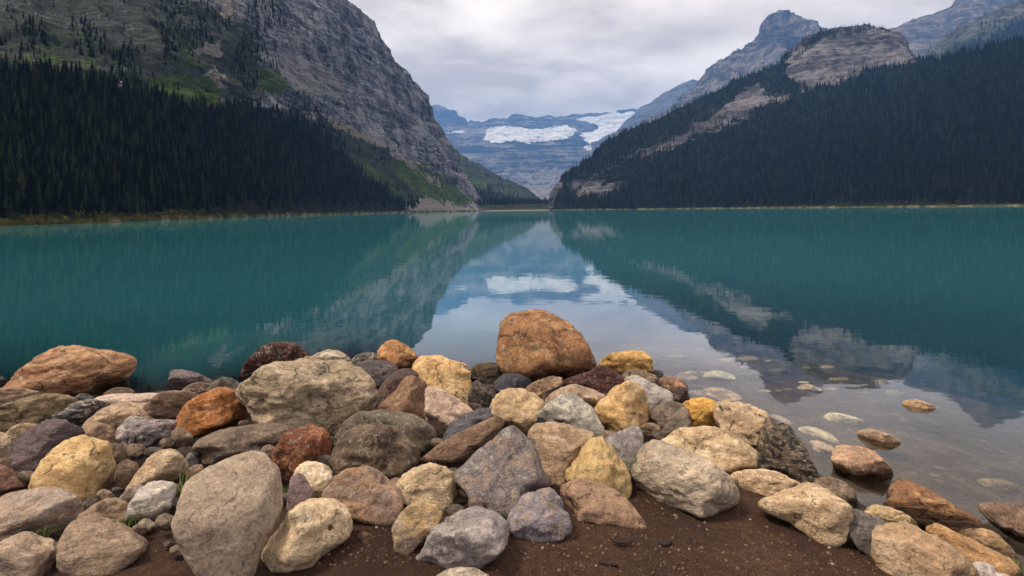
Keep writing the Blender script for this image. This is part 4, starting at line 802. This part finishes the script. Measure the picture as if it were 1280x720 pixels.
rock('tan-topped narrow slab with a black shaded side, under the giant orange boulder', [(653, 490), (668, 478), (690, 470), (704, 473), (702, 484), (686, 497), (676, 508), (662, 503)], (170, 138, 100), (90, 68, 54), q=20, base=500)
rock('dark maroon angular rock in front of the giant orange boulder', [(697, 482), (712, 472), (735, 465), (748, 458), (765, 462), (780, 476), (773, 489), (757, 500), (735, 495), (712, 492)], (90, 54, 46), (62, 36, 34), q=26, planes=8, dk=.2, base=492)
rock('rough brown rock under the golden oval rock', [(774, 474), (788, 463), (806, 464), (821, 471), (830, 483), (826, 493), (800, 493), (780, 486)], (142, 114, 86), (98, 80, 64), dk=.4, amp=1.4, base=488)
rock('black smooth stone under the left foot of the giant orange boulder', [(616, 482), (629, 468), (650, 468), (665, 478), (656, 491), (636, 497), (620, 495)], (74, 74, 80), (48, 48, 52), base=490, wet=.02)
rock('dark wet stone with a tan crest, at the water behind the yellow block', [(583, 466), (596, 456), (613, 453), (630, 458), (626, 474), (610, 484), (592, 478)], (104, 82, 58), (46, 40, 36), dk=.3, base=478, wet=.2)
rock('small dark broken stone between the yellow block and the black smooth stone', [(586, 506), (591, 478), (605, 480), (618, 490), (622, 508), (606, 518)], (96, 82, 70), (54, 48, 46), dk=.4, q=24, base=510)
rock('tiny grey pebble at the water, right of the golden oval rock', [(811, 467), (818, 462), (827, 464), (829, 470), (818, 473)], GREY, base=472)
rock('small rust-topped rock at the water, next to the tiny grey pebble', [(821, 480), (830, 471), (845, 472), (858, 479), (859, 489), (842, 495), (826, 491)], (176, 124, 86), (80, 58, 48), dk=.35, base=490)
rock('small black lump under the small rust-topped rock', [(838, 497), (845, 485), (856, 485), (861, 495), (858, 505), (843, 506)], (82, 64, 56), (50, 42, 40), base=502)
rock('cream triangular rock lying flat behind the cream wedge rock', [(912, 595), (933, 587), (964, 588), (985, 596), (1001, 607), (976, 622), (950, 628), (928, 612)], (212, 184, 142), (192, 160, 118), dk=.06, base=618, q=20, T=.5)
rock('cream wedge rock at the edge of the soil on the right', [(947, 628), (962, 618), (995, 606), (1012, 601), (1035, 613), (1060, 630), (1065, 646), (1058, 667), (1042, 684), (1020, 678), (987, 654), (955, 640)], (206, 180, 138), (176, 144, 102), dk=.12, q=20, planes=9, base=674, crack=.6, fac=[(0, -.35, .9, .6), (-.3, -.9, -.2, .62)])
rock('low grey-brown rock between the dark mottled rock and the cream wedge', [(1014, 605), (1030, 596), (1050, 600), (1066, 612), (1072, 626), (1069, 640), (1050, 634), (1025, 618)], (134, 114, 94), (110, 92, 74), base=630)
rock('reddish flat-topped rock standing alone in the shallow water', [(1040, 574), (1042, 561), (1050, 556), (1069, 557), (1091, 562), (1104, 574), (1117, 589), (1112, 600), (1085, 604), (1060, 602), (1045, 590)], (186, 152, 118), (152, 116, 86), dk=.2, q=20, planes=9, base=597, wet=.07, fac=[(0, -.3, .95, .5)])
rock('big brown ridge-backed rock lying at the water on the right', [(1106, 634), (1107, 612), (1118, 600), (1133, 599), (1164, 613), (1196, 633), (1222, 647), (1232, 664), (1218, 674), (1190, 672), (1160, 664), (1133, 654)], (176, 132, 86), (120, 82, 54), name='boulder', cat='boulder', dk=.35, q=20, planes=9, base=664, crack=.5, streak=.5, an=1.5, wet=.1, fac=[(0, -.5, .85, .6), (0, -1, -.3, .6)])
rock('small pale speckled stone left of the big brown ridge-backed rock', [(1080, 643), (1092, 631), (1116, 635), (1138, 646), (1147, 660), (1125, 668), (1096, 660)], (206, 180, 126), (180, 152, 108), dk=.25, grain=.9, base=660)
rock('dark grey angular rock right of the cream wedge', [(1061, 668), (1065, 638), (1084, 642), (1107, 652), (1111, 672), (1096, 699), (1078, 692)], (116, 110, 100), (92, 86, 80), q=26, planes=8, dk=.2, base=690, T=.7)
rock('large smooth tan boulder at the bottom right corner', [(1089, 692), (1091, 665), (1102, 653), (1120, 652), (1140, 656), (1166, 668), (1196, 686), (1214, 703), (1226, 726), (1200, 744), (1150, 742), (1110, 727), (1095, 710)], (182, 154, 118), (162, 128, 88), name='boulder', cat='boulder', dk=.1, amp=.75, base=735, fac=[(0, -.5, .85, .72)], crack=.4)
rock('long layered golden-tan rock right of the large smooth tan boulder', [(1159, 664), (1172, 655), (1196, 666), (1230, 683), (1258, 696), (1273, 711), (1266, 726), (1240, 720), (1213, 706), (1184, 686)], (192, 150, 94), (162, 120, 74), q=18, dk=.2, base=716, crack=.6, streak=.5, an=1.7)
rock('smaller pale ridged rock behind the long layered golden-tan rock', [(1198, 668), (1212, 660), (1240, 664), (1257, 678), (1275, 700), (1273, 716), (1250, 706), (1220, 688)], (186, 152, 108), (146, 114, 78), dk=.25, base=702, streak=.5, an=1.5)
rock('wet brown slab in the shallows at the right edge', [(1221, 632), (1240, 628), (1270, 630), (1306, 640), (1310, 680), (1282, 680), (1258, 670), (1238, 653)], (136, 108, 86), (104, 82, 66), base=672, q=17, dk=.25, wet=.03, T=.4)
rock('pale grey-white stone in the bottom right corner', [(1209, 708), (1228, 702), (1252, 713), (1268, 726), (1244, 742), (1214, 732)], (196, 188, 176), (170, 160, 148), base=732)
# --- left front
rock('golden-yellow egg-shaped boulder with a pitted lower right side', [(36, 617), (44, 591), (60, 567), (78, 552), (105, 545), (128, 549), (142, 562), (145, 580), (138, 604), (122, 624), (106, 636), (75, 632), (48, 626)], (216, 184, 126), (202, 164, 100), name='boulder', cat='boulder', dk=.15, crack=.9, base=624, streak=-.6, an=1.25, amp=.9, seed=8)
rock('large smooth beige boulder below the golden-yellow egg-shaped one at the left edge', [(-34, 645), (0, 621), (36, 611), (69, 609), (90, 616), (107, 632), (107, 648), (88, 664), (65, 678), (30, 676), (-34, 672)], (174, 152, 128), (156, 134, 112), name='boulder', cat='boulder', dk=.06, amp=.7, base=668, c3=(150, 142, 134))
rock('beige ribbed rock in the bottom left corner', [(-34, 695), (0, 677), (30, 667), (52, 669), (73, 678), (69, 700), (53, 728), (20, 742), (-34, 745)], (178, 156, 128), (160, 136, 110), dk=.06, base=732, crack=.4, an=1.5, streak=.4)
rock('thin beige stone showing between the two beige boulders at the left edge', [(-26, 672), (6, 665), (26, 668), (14, 680), (-20, 686)], (164, 142, 118), base=682)
rock('smooth brown-grey boulder with flat face at the bottom left', [(70, 697), (78, 668), (94, 649), (122, 645), (150, 653), (180, 670), (184, 685), (166, 705), (138, 721), (105, 726), (80, 718)], (160, 136, 108), (142, 120, 96), name='boulder', cat='boulder', dk=.05, amp=.6, base=714, crack=.4, fac=[(-.1, -.75, .6, .7)])
rock('tan rock tucked behind the smooth brown-grey boulder with flat face', [(90, 656), (108, 637), (125, 627), (147, 623), (163, 633), (164, 652), (148, 666), (118, 666)], (162, 138, 110), (138, 112, 80), base=656)
rock('speckled pale tan oval stone above the whitish block', [(153, 617), (170, 592), (189, 569), (210, 561), (228, 569), (236, 584), (231, 602), (210, 612), (180, 618)], (192, 168, 132), (166, 140, 102), dk=.25, grain=.9, base=608)
rock('whitish grey block with a wrinkled face left of the big oval boulder', [(157, 647), (165, 624), (184, 604), (212, 602), (220, 612), (214, 632), (205, 648), (190, 655), (170, 653)], (204, 192, 166), (158, 154, 148), q=18, dk=.12, base=647)
rock('grey-brown stone between the speckled oval stone and the whitish block', [(142, 634), (158, 613), (175, 605), (184, 612), (168, 632), (158, 644)], (146, 128, 112), base=634)
rock('small grey pebble under the whitish grey block', [(171, 657), (182, 648), (196, 656), (190, 664), (178, 666)], (160, 146, 120), base=663)
rock('dark brown round stone right of the golden-yellow egg-shaped boulder', [(138, 604), (147, 582), (160, 575), (173, 581), (170, 596), (154, 616)], (120, 96, 78), base=608)
rock('small olive-grey stone above the dark brown round stone', [(142, 574), (146, 560), (154, 553), (163, 560), (168, 574), (156, 584)], (134, 112, 90), base=578)
rock('dark purple slate-like boulder above the golden-yellow egg-shaped one', [(10, 580), (14, 565), (24, 547), (45, 532), (66, 523), (90, 530), (105, 541), (92, 558), (68, 576), (46, 592), (24, 594)], (106, 88, 88), (86, 72, 74), name='boulder', cat='boulder', dk=.15, q=16, base=584, streak=-.6, an=1.6)
rock('small rounded brown stone behind the golden-yellow egg-shaped boulder', [(97, 542), (104, 532), (118, 528), (133, 531), (147, 541), (149, 555), (135, 565), (108, 560)], (164, 134, 104), (140, 110, 84), base=556)
rock('small ochre stone left of the dark purple slate-like boulder', [(3, 548), (16, 534), (34, 529), (48, 533), (32, 552), (14, 560)], (186, 158, 116), base=552)
rock('pale grey-tan stone cut by the left edge beside the dark purple boulder', [(-20, 550), (0, 540), (13, 546), (20, 557), (15, 574), (0, 583), (-20, 582)], (182, 160, 130), base=578)
rock('reddish-brown boulder at the left edge under the dark purple boulder', [(-26, 592), (0, 580), (14, 586), (38, 600), (38, 614), (10, 624), (-26, 626)], (126, 90, 72), (96, 66, 56), base=616)
rock('small bluish pebble between the speckled oval stone and the long grey-brown stone', [(231, 576), (238, 566), (247, 575), (245, 586), (235, 588)], (124, 122, 118), base=584)
rock('small brown pebble on the upper left rim of the big oval boulder', [(230, 594), (240, 583), (253, 581), (253, 592), (240, 602)], (150, 124, 96), base=598)
rock('small shadowed pebble on the soil right of the cream stone', [(445, 674), (452, 665), (464, 668), (468, 677), (458, 683)], (118, 94, 70), base=680)
# --- stones in the water on the right
WG = 'stones in the shallow water'
def wet_stone(label, poly, c1, **k):
    if k.get('sub'): k.setdefault('K', 1.75)
    k.setdefault('T', .8); rock(label, poly, c1, group=WG, name='stone', cat='stone', level=4, wet=None, **k)
wet_stone('small flat stone just breaking the water, out past the reddish flat-topped rock', [(1127, 504), (1140, 499), (1158, 503), (1174, 512), (1158, 518), (1138, 513)], (196, 160, 112), base=511, q=18)
wet_stone('half-sunk tan stone with a ridge, behind the reddish flat-topped rock', [(1072, 543), (1083, 536), (1107, 541), (1125, 551), (1118, 562), (1092, 557)], (184, 152, 118), base=553, q=18)
wet_stone('pale yellow sunken stone, palest in the shallows', [(1028, 524), (1038, 516), (1060, 519), (1080, 527), (1062, 535), (1038, 535)], (214, 202, 164), sub=1, base=531)
wet_stone('grey disc-shaped sunken stone near the wet brown slab on the right', [(1212, 604), (1228, 598), (1252, 599), (1272, 608), (1266, 617), (1240, 621), (1217, 614)], (128, 108, 80), base=612, sub=1, q=8, amp=.3)
wet_stone('long pale sunken stone beside the dark mottled rounded rock', [(993, 538), (1010, 533), (1036, 541), (1049, 554), (1030, 558), (1008, 550)], (190, 178, 146), sub=1, base=552)
wet_stone('broad pinkish sunken stone right of the dark mottled rounded rock', [(1002, 558), (1018, 550), (1040, 558), (1048, 570), (1030, 576), (1010, 570)], (176, 150, 126), sub=1, base=570)
wet_stone('long sunken stone just behind the small bright yellow rock', [(872, 493), (886, 485), (910, 487), (928, 498), (914, 504), (886, 502)], (186, 156, 122), sub=1, base=499)
wet_stone('sunken pinkish stone between the yellow rock and the small rust-topped rock', [(856, 496), (864, 488), (880, 489), (886, 497), (872, 502)], (176, 150, 134), sub=1, base=499)
wet_stone('greenish sunken stone right of the golden oval rock, further out', [(878, 470), (892, 463), (910, 466), (920, 474), (904, 479), (886, 477)], (176, 172, 130), sub=1, base=475)
wet_stone('sunken stone behind the small rust-topped rock', [(845, 471), (854, 465), (868, 469), (872, 476), (858, 479)], (160, 134, 112), sub=1, base=475)
wet_stone('dark olive-brown sunken stone off the largest pale boulder', [(428, 433), (440, 423), (456, 422), (474, 430), (468, 437), (446, 438)], (150, 112, 72), sub=1, base=435)
wet_stone('ochre sunken stone farthest out in the dark reflection on the right', [(1200, 452), (1208, 446), (1222, 449), (1226, 454), (1212, 457)], (216, 180, 90), sub=1, base=454)
wet_stone('brown sunken stone in the dark reflection, left of the ochre one', [(1154, 460), (1164, 452), (1182, 453), (1194, 459), (1182, 464), (1164, 465)], (192, 160, 112), sub=1, base=462)
wet_stone('sunken stone beside the cream and black mottled rock', [(956, 524), (968, 518), (986, 525), (994, 535), (976, 538)], (164, 142, 118), sub=1, base=533)
wet_stone('sunken flat stone at the tip of the reflected peak', [(996, 486), (1006, 480), (1020, 483), (1028, 490), (1012, 493)], (200, 168, 128), sub=1, base=490)
# small stones wedged in the gaps of the heap
r = np.random.default_rng(31); gaps = []
gx, gy = r.uniform(0, 1010, 5000), r.uniform(486, 700, 5000)
free = inside(PILE_PX, gx, gy)
for o_ in OUTLINES: free &= ~poly_mask(o_, gx, gy, 0.5).astype(bool)
for x, y in zip(gx[free], gy[free]):
    if len(gaps) < 70 and all(math.hypot(x - a, y - b) > 15 for a, b in gaps): gaps.append((x, y))
for x, y in gaps:
    w = r.uniform(15, 30); h = w * r.uniform(.5, .85); c = [(120, 102, 84), (104, 94, 86), (138, 116, 92), (88, 74, 64)][int(r.integers(4))]
    rock('small stone wedged in a gap between the larger shore rocks', [(x + w * .5 * math.cos(a) * r.uniform(.85, 1.1), y - h * .5 * math.sin(a) * r.uniform(.85, 1.1)) for a in np.arange(0, 6.28, .785)], c, name='stone', cat='stone', group='small stones wedged in gaps of the heap', level=4, base=y + h * .75)
r = np.random.default_rng(77)
k = 0; taken = []
while k < 80:
    x, y = r.uniform(840, 1320), r.uniform(412, 492)
    if y > 470 and x < 930: continue
    w = r.uniform(9, 34) * (y - 330) / 130; h = w * r.uniform(.22, .32)
    if any(abs(x - a) < (w + c) * .5 and abs(y - b) < (h + 5) for a, b, c in taken): continue
    taken.append((x, y, w)); k += 1
    t = [math.radians(v) + r.uniform(-.2, .2) for v in range(0, 360, 45)]
    g = r.uniform(.7, 1.15); c = [(170, 160, 118), (150, 138, 104), (178, 154, 116), (140, 132, 112)][int(r.integers(4))]
    rock('dim sunken stone seen through the dark water off the right-hand shore', [(x + w * .5 * math.cos(a) * r.uniform(.8, 1.1), y - h * .5 * math.sin(a) * r.uniform(.8, 1.1)) for a in t], tuple(int(v * g) for v in c), group='dim sunken stones off the right shore', name='stone', cat='stone', level=3, wet=None, sub=1, K=1.9, base=y + h * .3, T=.8)

# ------------------------------------------------------------------ grass tufts, bark scraps, grit
M_GRASS = NT('grass_blade'); _n = M_GRASS.noise(M_GRASS.pos(), 60, 2, 0.5); M_GRASS.principled(M_GRASS.mix(_n, srgb(52, 74, 28), srgb(112, 128, 58)), 0.6, None, 0.2); M_GRASS = M_GRASS.m
def tuft(label, px, py, hpx, n, seed, spread=1.0, lift=0.0):
    rg = random.Random(seed); g = hit_ground(px, py); H = hpx / F * g[1]; V, T = [], []
    for k in range(n):
        a, l = rg.uniform(0, 6.28), H * rg.uniform(.5, 1.1); le = rg.uniform(.1, .7) * spread; bx, by = rg.gauss(0, H * .25 * spread), rg.gauss(0, H * .16 * spread); w = H * .035
        c, s_ = math.cos(a), math.sin(a); b = len(V)
        for t in (0, .5, 1):
            ww = w * (1 - t * .9); V += [(bx + c * le * l * t * t - s_ * ww, by + s_ * le * l * t * t + c * ww, l * t * (1 - .25 * le * t)), (bx + c * le * l * t * t + s_ * ww, by + s_ * le * l * t * t - c * ww, l * t * (1 - .25 * le * t))]
        T += [(b, b + 1, b + 3), (b, b + 3, b + 2), (b + 2, b + 3, b + 5), (b + 2, b + 5, b + 4)]
    o = mesh_from('grass_tuft', np.array(V), np.array(T), M_GRASS, smooth=False); o.location = Vector(g) + Vector((0, 0, lift)); tag(o, label, 'grass tuft', 'grass tufts between the rocks')
tuft('grass tuft between the whitish grey block and the big oval boulder', 226, 628, 34, 46, 1)
tuft('small grass tuft below the whitish grey block', 166, 657, 16, 26, 2, 1.3)
tuft('low mossy tuft between the two beige boulders at the left edge', 54, 672, 16, 30, 3, 1.6)
tuft('tiny grass tuft at the right rim of the big oval boulder', 356, 622, 20, 22, 4)
tuft('green tuft under the pale cream oval stone', 512, 634, 14, 26, 5, 1.5)
tuft('leafy green tuft behind the small two-toned tan and grey stone', 541, 668, 24, 40, 6, 1.3)
tuft('grass tuft behind the left end of the large smooth grey boulder', 787, 594, 26, 26, 7)
tuft('small grass tuft left of the cream triangular rock', 924, 606, 14, 22, 8)
tuft('grass tuft in the bottom right corner', 1272, 724, 26, 34, 9)
M_BARKBIT = NT('wet_bark'); _n = M_BARKBIT.noise(M_BARKBIT.obj(), 60, 4, 0.6); M_BARKBIT.principled(M_BARKBIT.mix(_n, srgb(26, 20, 18), srgb(58, 44, 36)), 0.7, None, 0.2); M_BARKBIT = M_BARKBIT.m
def scrap(label, px, py, wpx, a, seed):
    rg = random.Random(seed); g = hit_ground(px, py); L = wpx / F * g[1] * .5; V, T = [], []; n = 9
    for k in range(n):
        t = -1 + 2 * k / (n - 1); w = L * .28 * math.sqrt(max(0, 1 - t * t)) * rg.uniform(.6, 1.2) + .002; j = rg.uniform(-.1, .1) * L
        V += [(t * L, -w + j, .002), (t * L, j - w * .2, .010 + .004 * rg.random()), (t * L, w + j, .002), (t * L, j, -.004)]
    for k in range(n - 1):
        for m in range(4): a0 = k * 4 + m; a1 = k * 4 + (m + 1) % 4; T.append((a0, a0 + 4, a1 + 4, a1))
    T += [(0, 1, 2, 3), (4 * n - 1, 4 * n - 2, 4 * n - 3, 4 * n - 4)]
    o = mesh_from('bark_scrap', np.array(V), np.array(T), M_BARKBIT); o.location = Vector(g) + Vector((0, 0, .016)); o.rotation_euler = (0, 0, a); tag(o, label, 'bark', 'scraps of bark on the soil')
scrap('dark scrap of bark on the soil below the large smooth grey boulder', 828, 684, 26, .1, 1)
scrap('dark scrap of bark on the soil below the tip of the brown wedge-shaped rock', 778, 682, 26, -.1, 2)
scrap('dark scrap of bark at the bottom edge in front of the grey-purple rock', 761, 710, 24, -.3, 3)
# grit and pebbles on the bare soil: too many to count
def grit():
    rg = np.random.default_rng(5); V0, T0 = ico(1); Vs, Ts, Tn, off = [], [], [], 0
    for k in range(9500):
        x, y = rg.uniform(380, 1100), rg.uniform(600, 735)
        if rg.random() < .12: x, y = rg.uniform(150, 520), rg.uniform(600, 735)
        ry = ray(x, y); g = np.array([0, 0, EYE]) + ry * ((EYE - .24) / -ry[2]); g[2] = float(ground_z(g[0], g[1]))
        if g[2] < .05: continue
        s_ = min(.0016 * (1 + rg.pareto(1.9)), .013); q = V0 * np.array([1, rg.uniform(.6, 1), rg.uniform(.45, .8)]) * s_ * rg.uniform(.8, 1.2, (len(V0), 1)); a = rg.uniform(0, 6.28)
        q = np.stack([q[:, 0] * math.cos(a) - q[:, 1] * math.sin(a), q[:, 0] * math.sin(a) + q[:, 1] * math.cos(a), q[:, 2]], -1)
        Vs.append(q + g); Ts.append(T0 + off); Tn.append(np.full(len(V0), rg.random())); off += len(V0)
    V = np.concatenate(Vs)
    # settle on the real ground sheet
    from mathutils.bvhtree import BVHTree
    me = ground.data; bv = BVHTree.FromPolygons([v.co[:] for v in me.vertices if True], [p.vertices[:] for p in me.polygons])
    n0 = len(V0)
    for k in range(0, len(V), n0):
        c = V[k:k + n0].mean(0); hit = bv.ray_cast(Vector((c[0], c[1], 3)), Vector((0, 0, -1)))[0]
        if hit: V[k:k + n0, 2] += hit.z - c[2] + .001
    s = NT('grit'); t = s.attr('tint').outputs['Fac']
    s.principled(s.ramp(t, [(0.0, srgb(60, 44, 34)), (.5, srgb(92, 70, 54)), (.96, srgb(106, 84, 66)), (1.0, srgb(150, 138, 122))]), .85, None, .2)
    tag(mesh_from('gravel', V, np.concatenate(Ts), s.m, attrs={'tint': np.concatenate(Tn)}), 'fine grit and tiny pebbles strewn on the brown soil', 'gravel', kind='stuff')
grit()
print('rocks', ROCK_N[0])
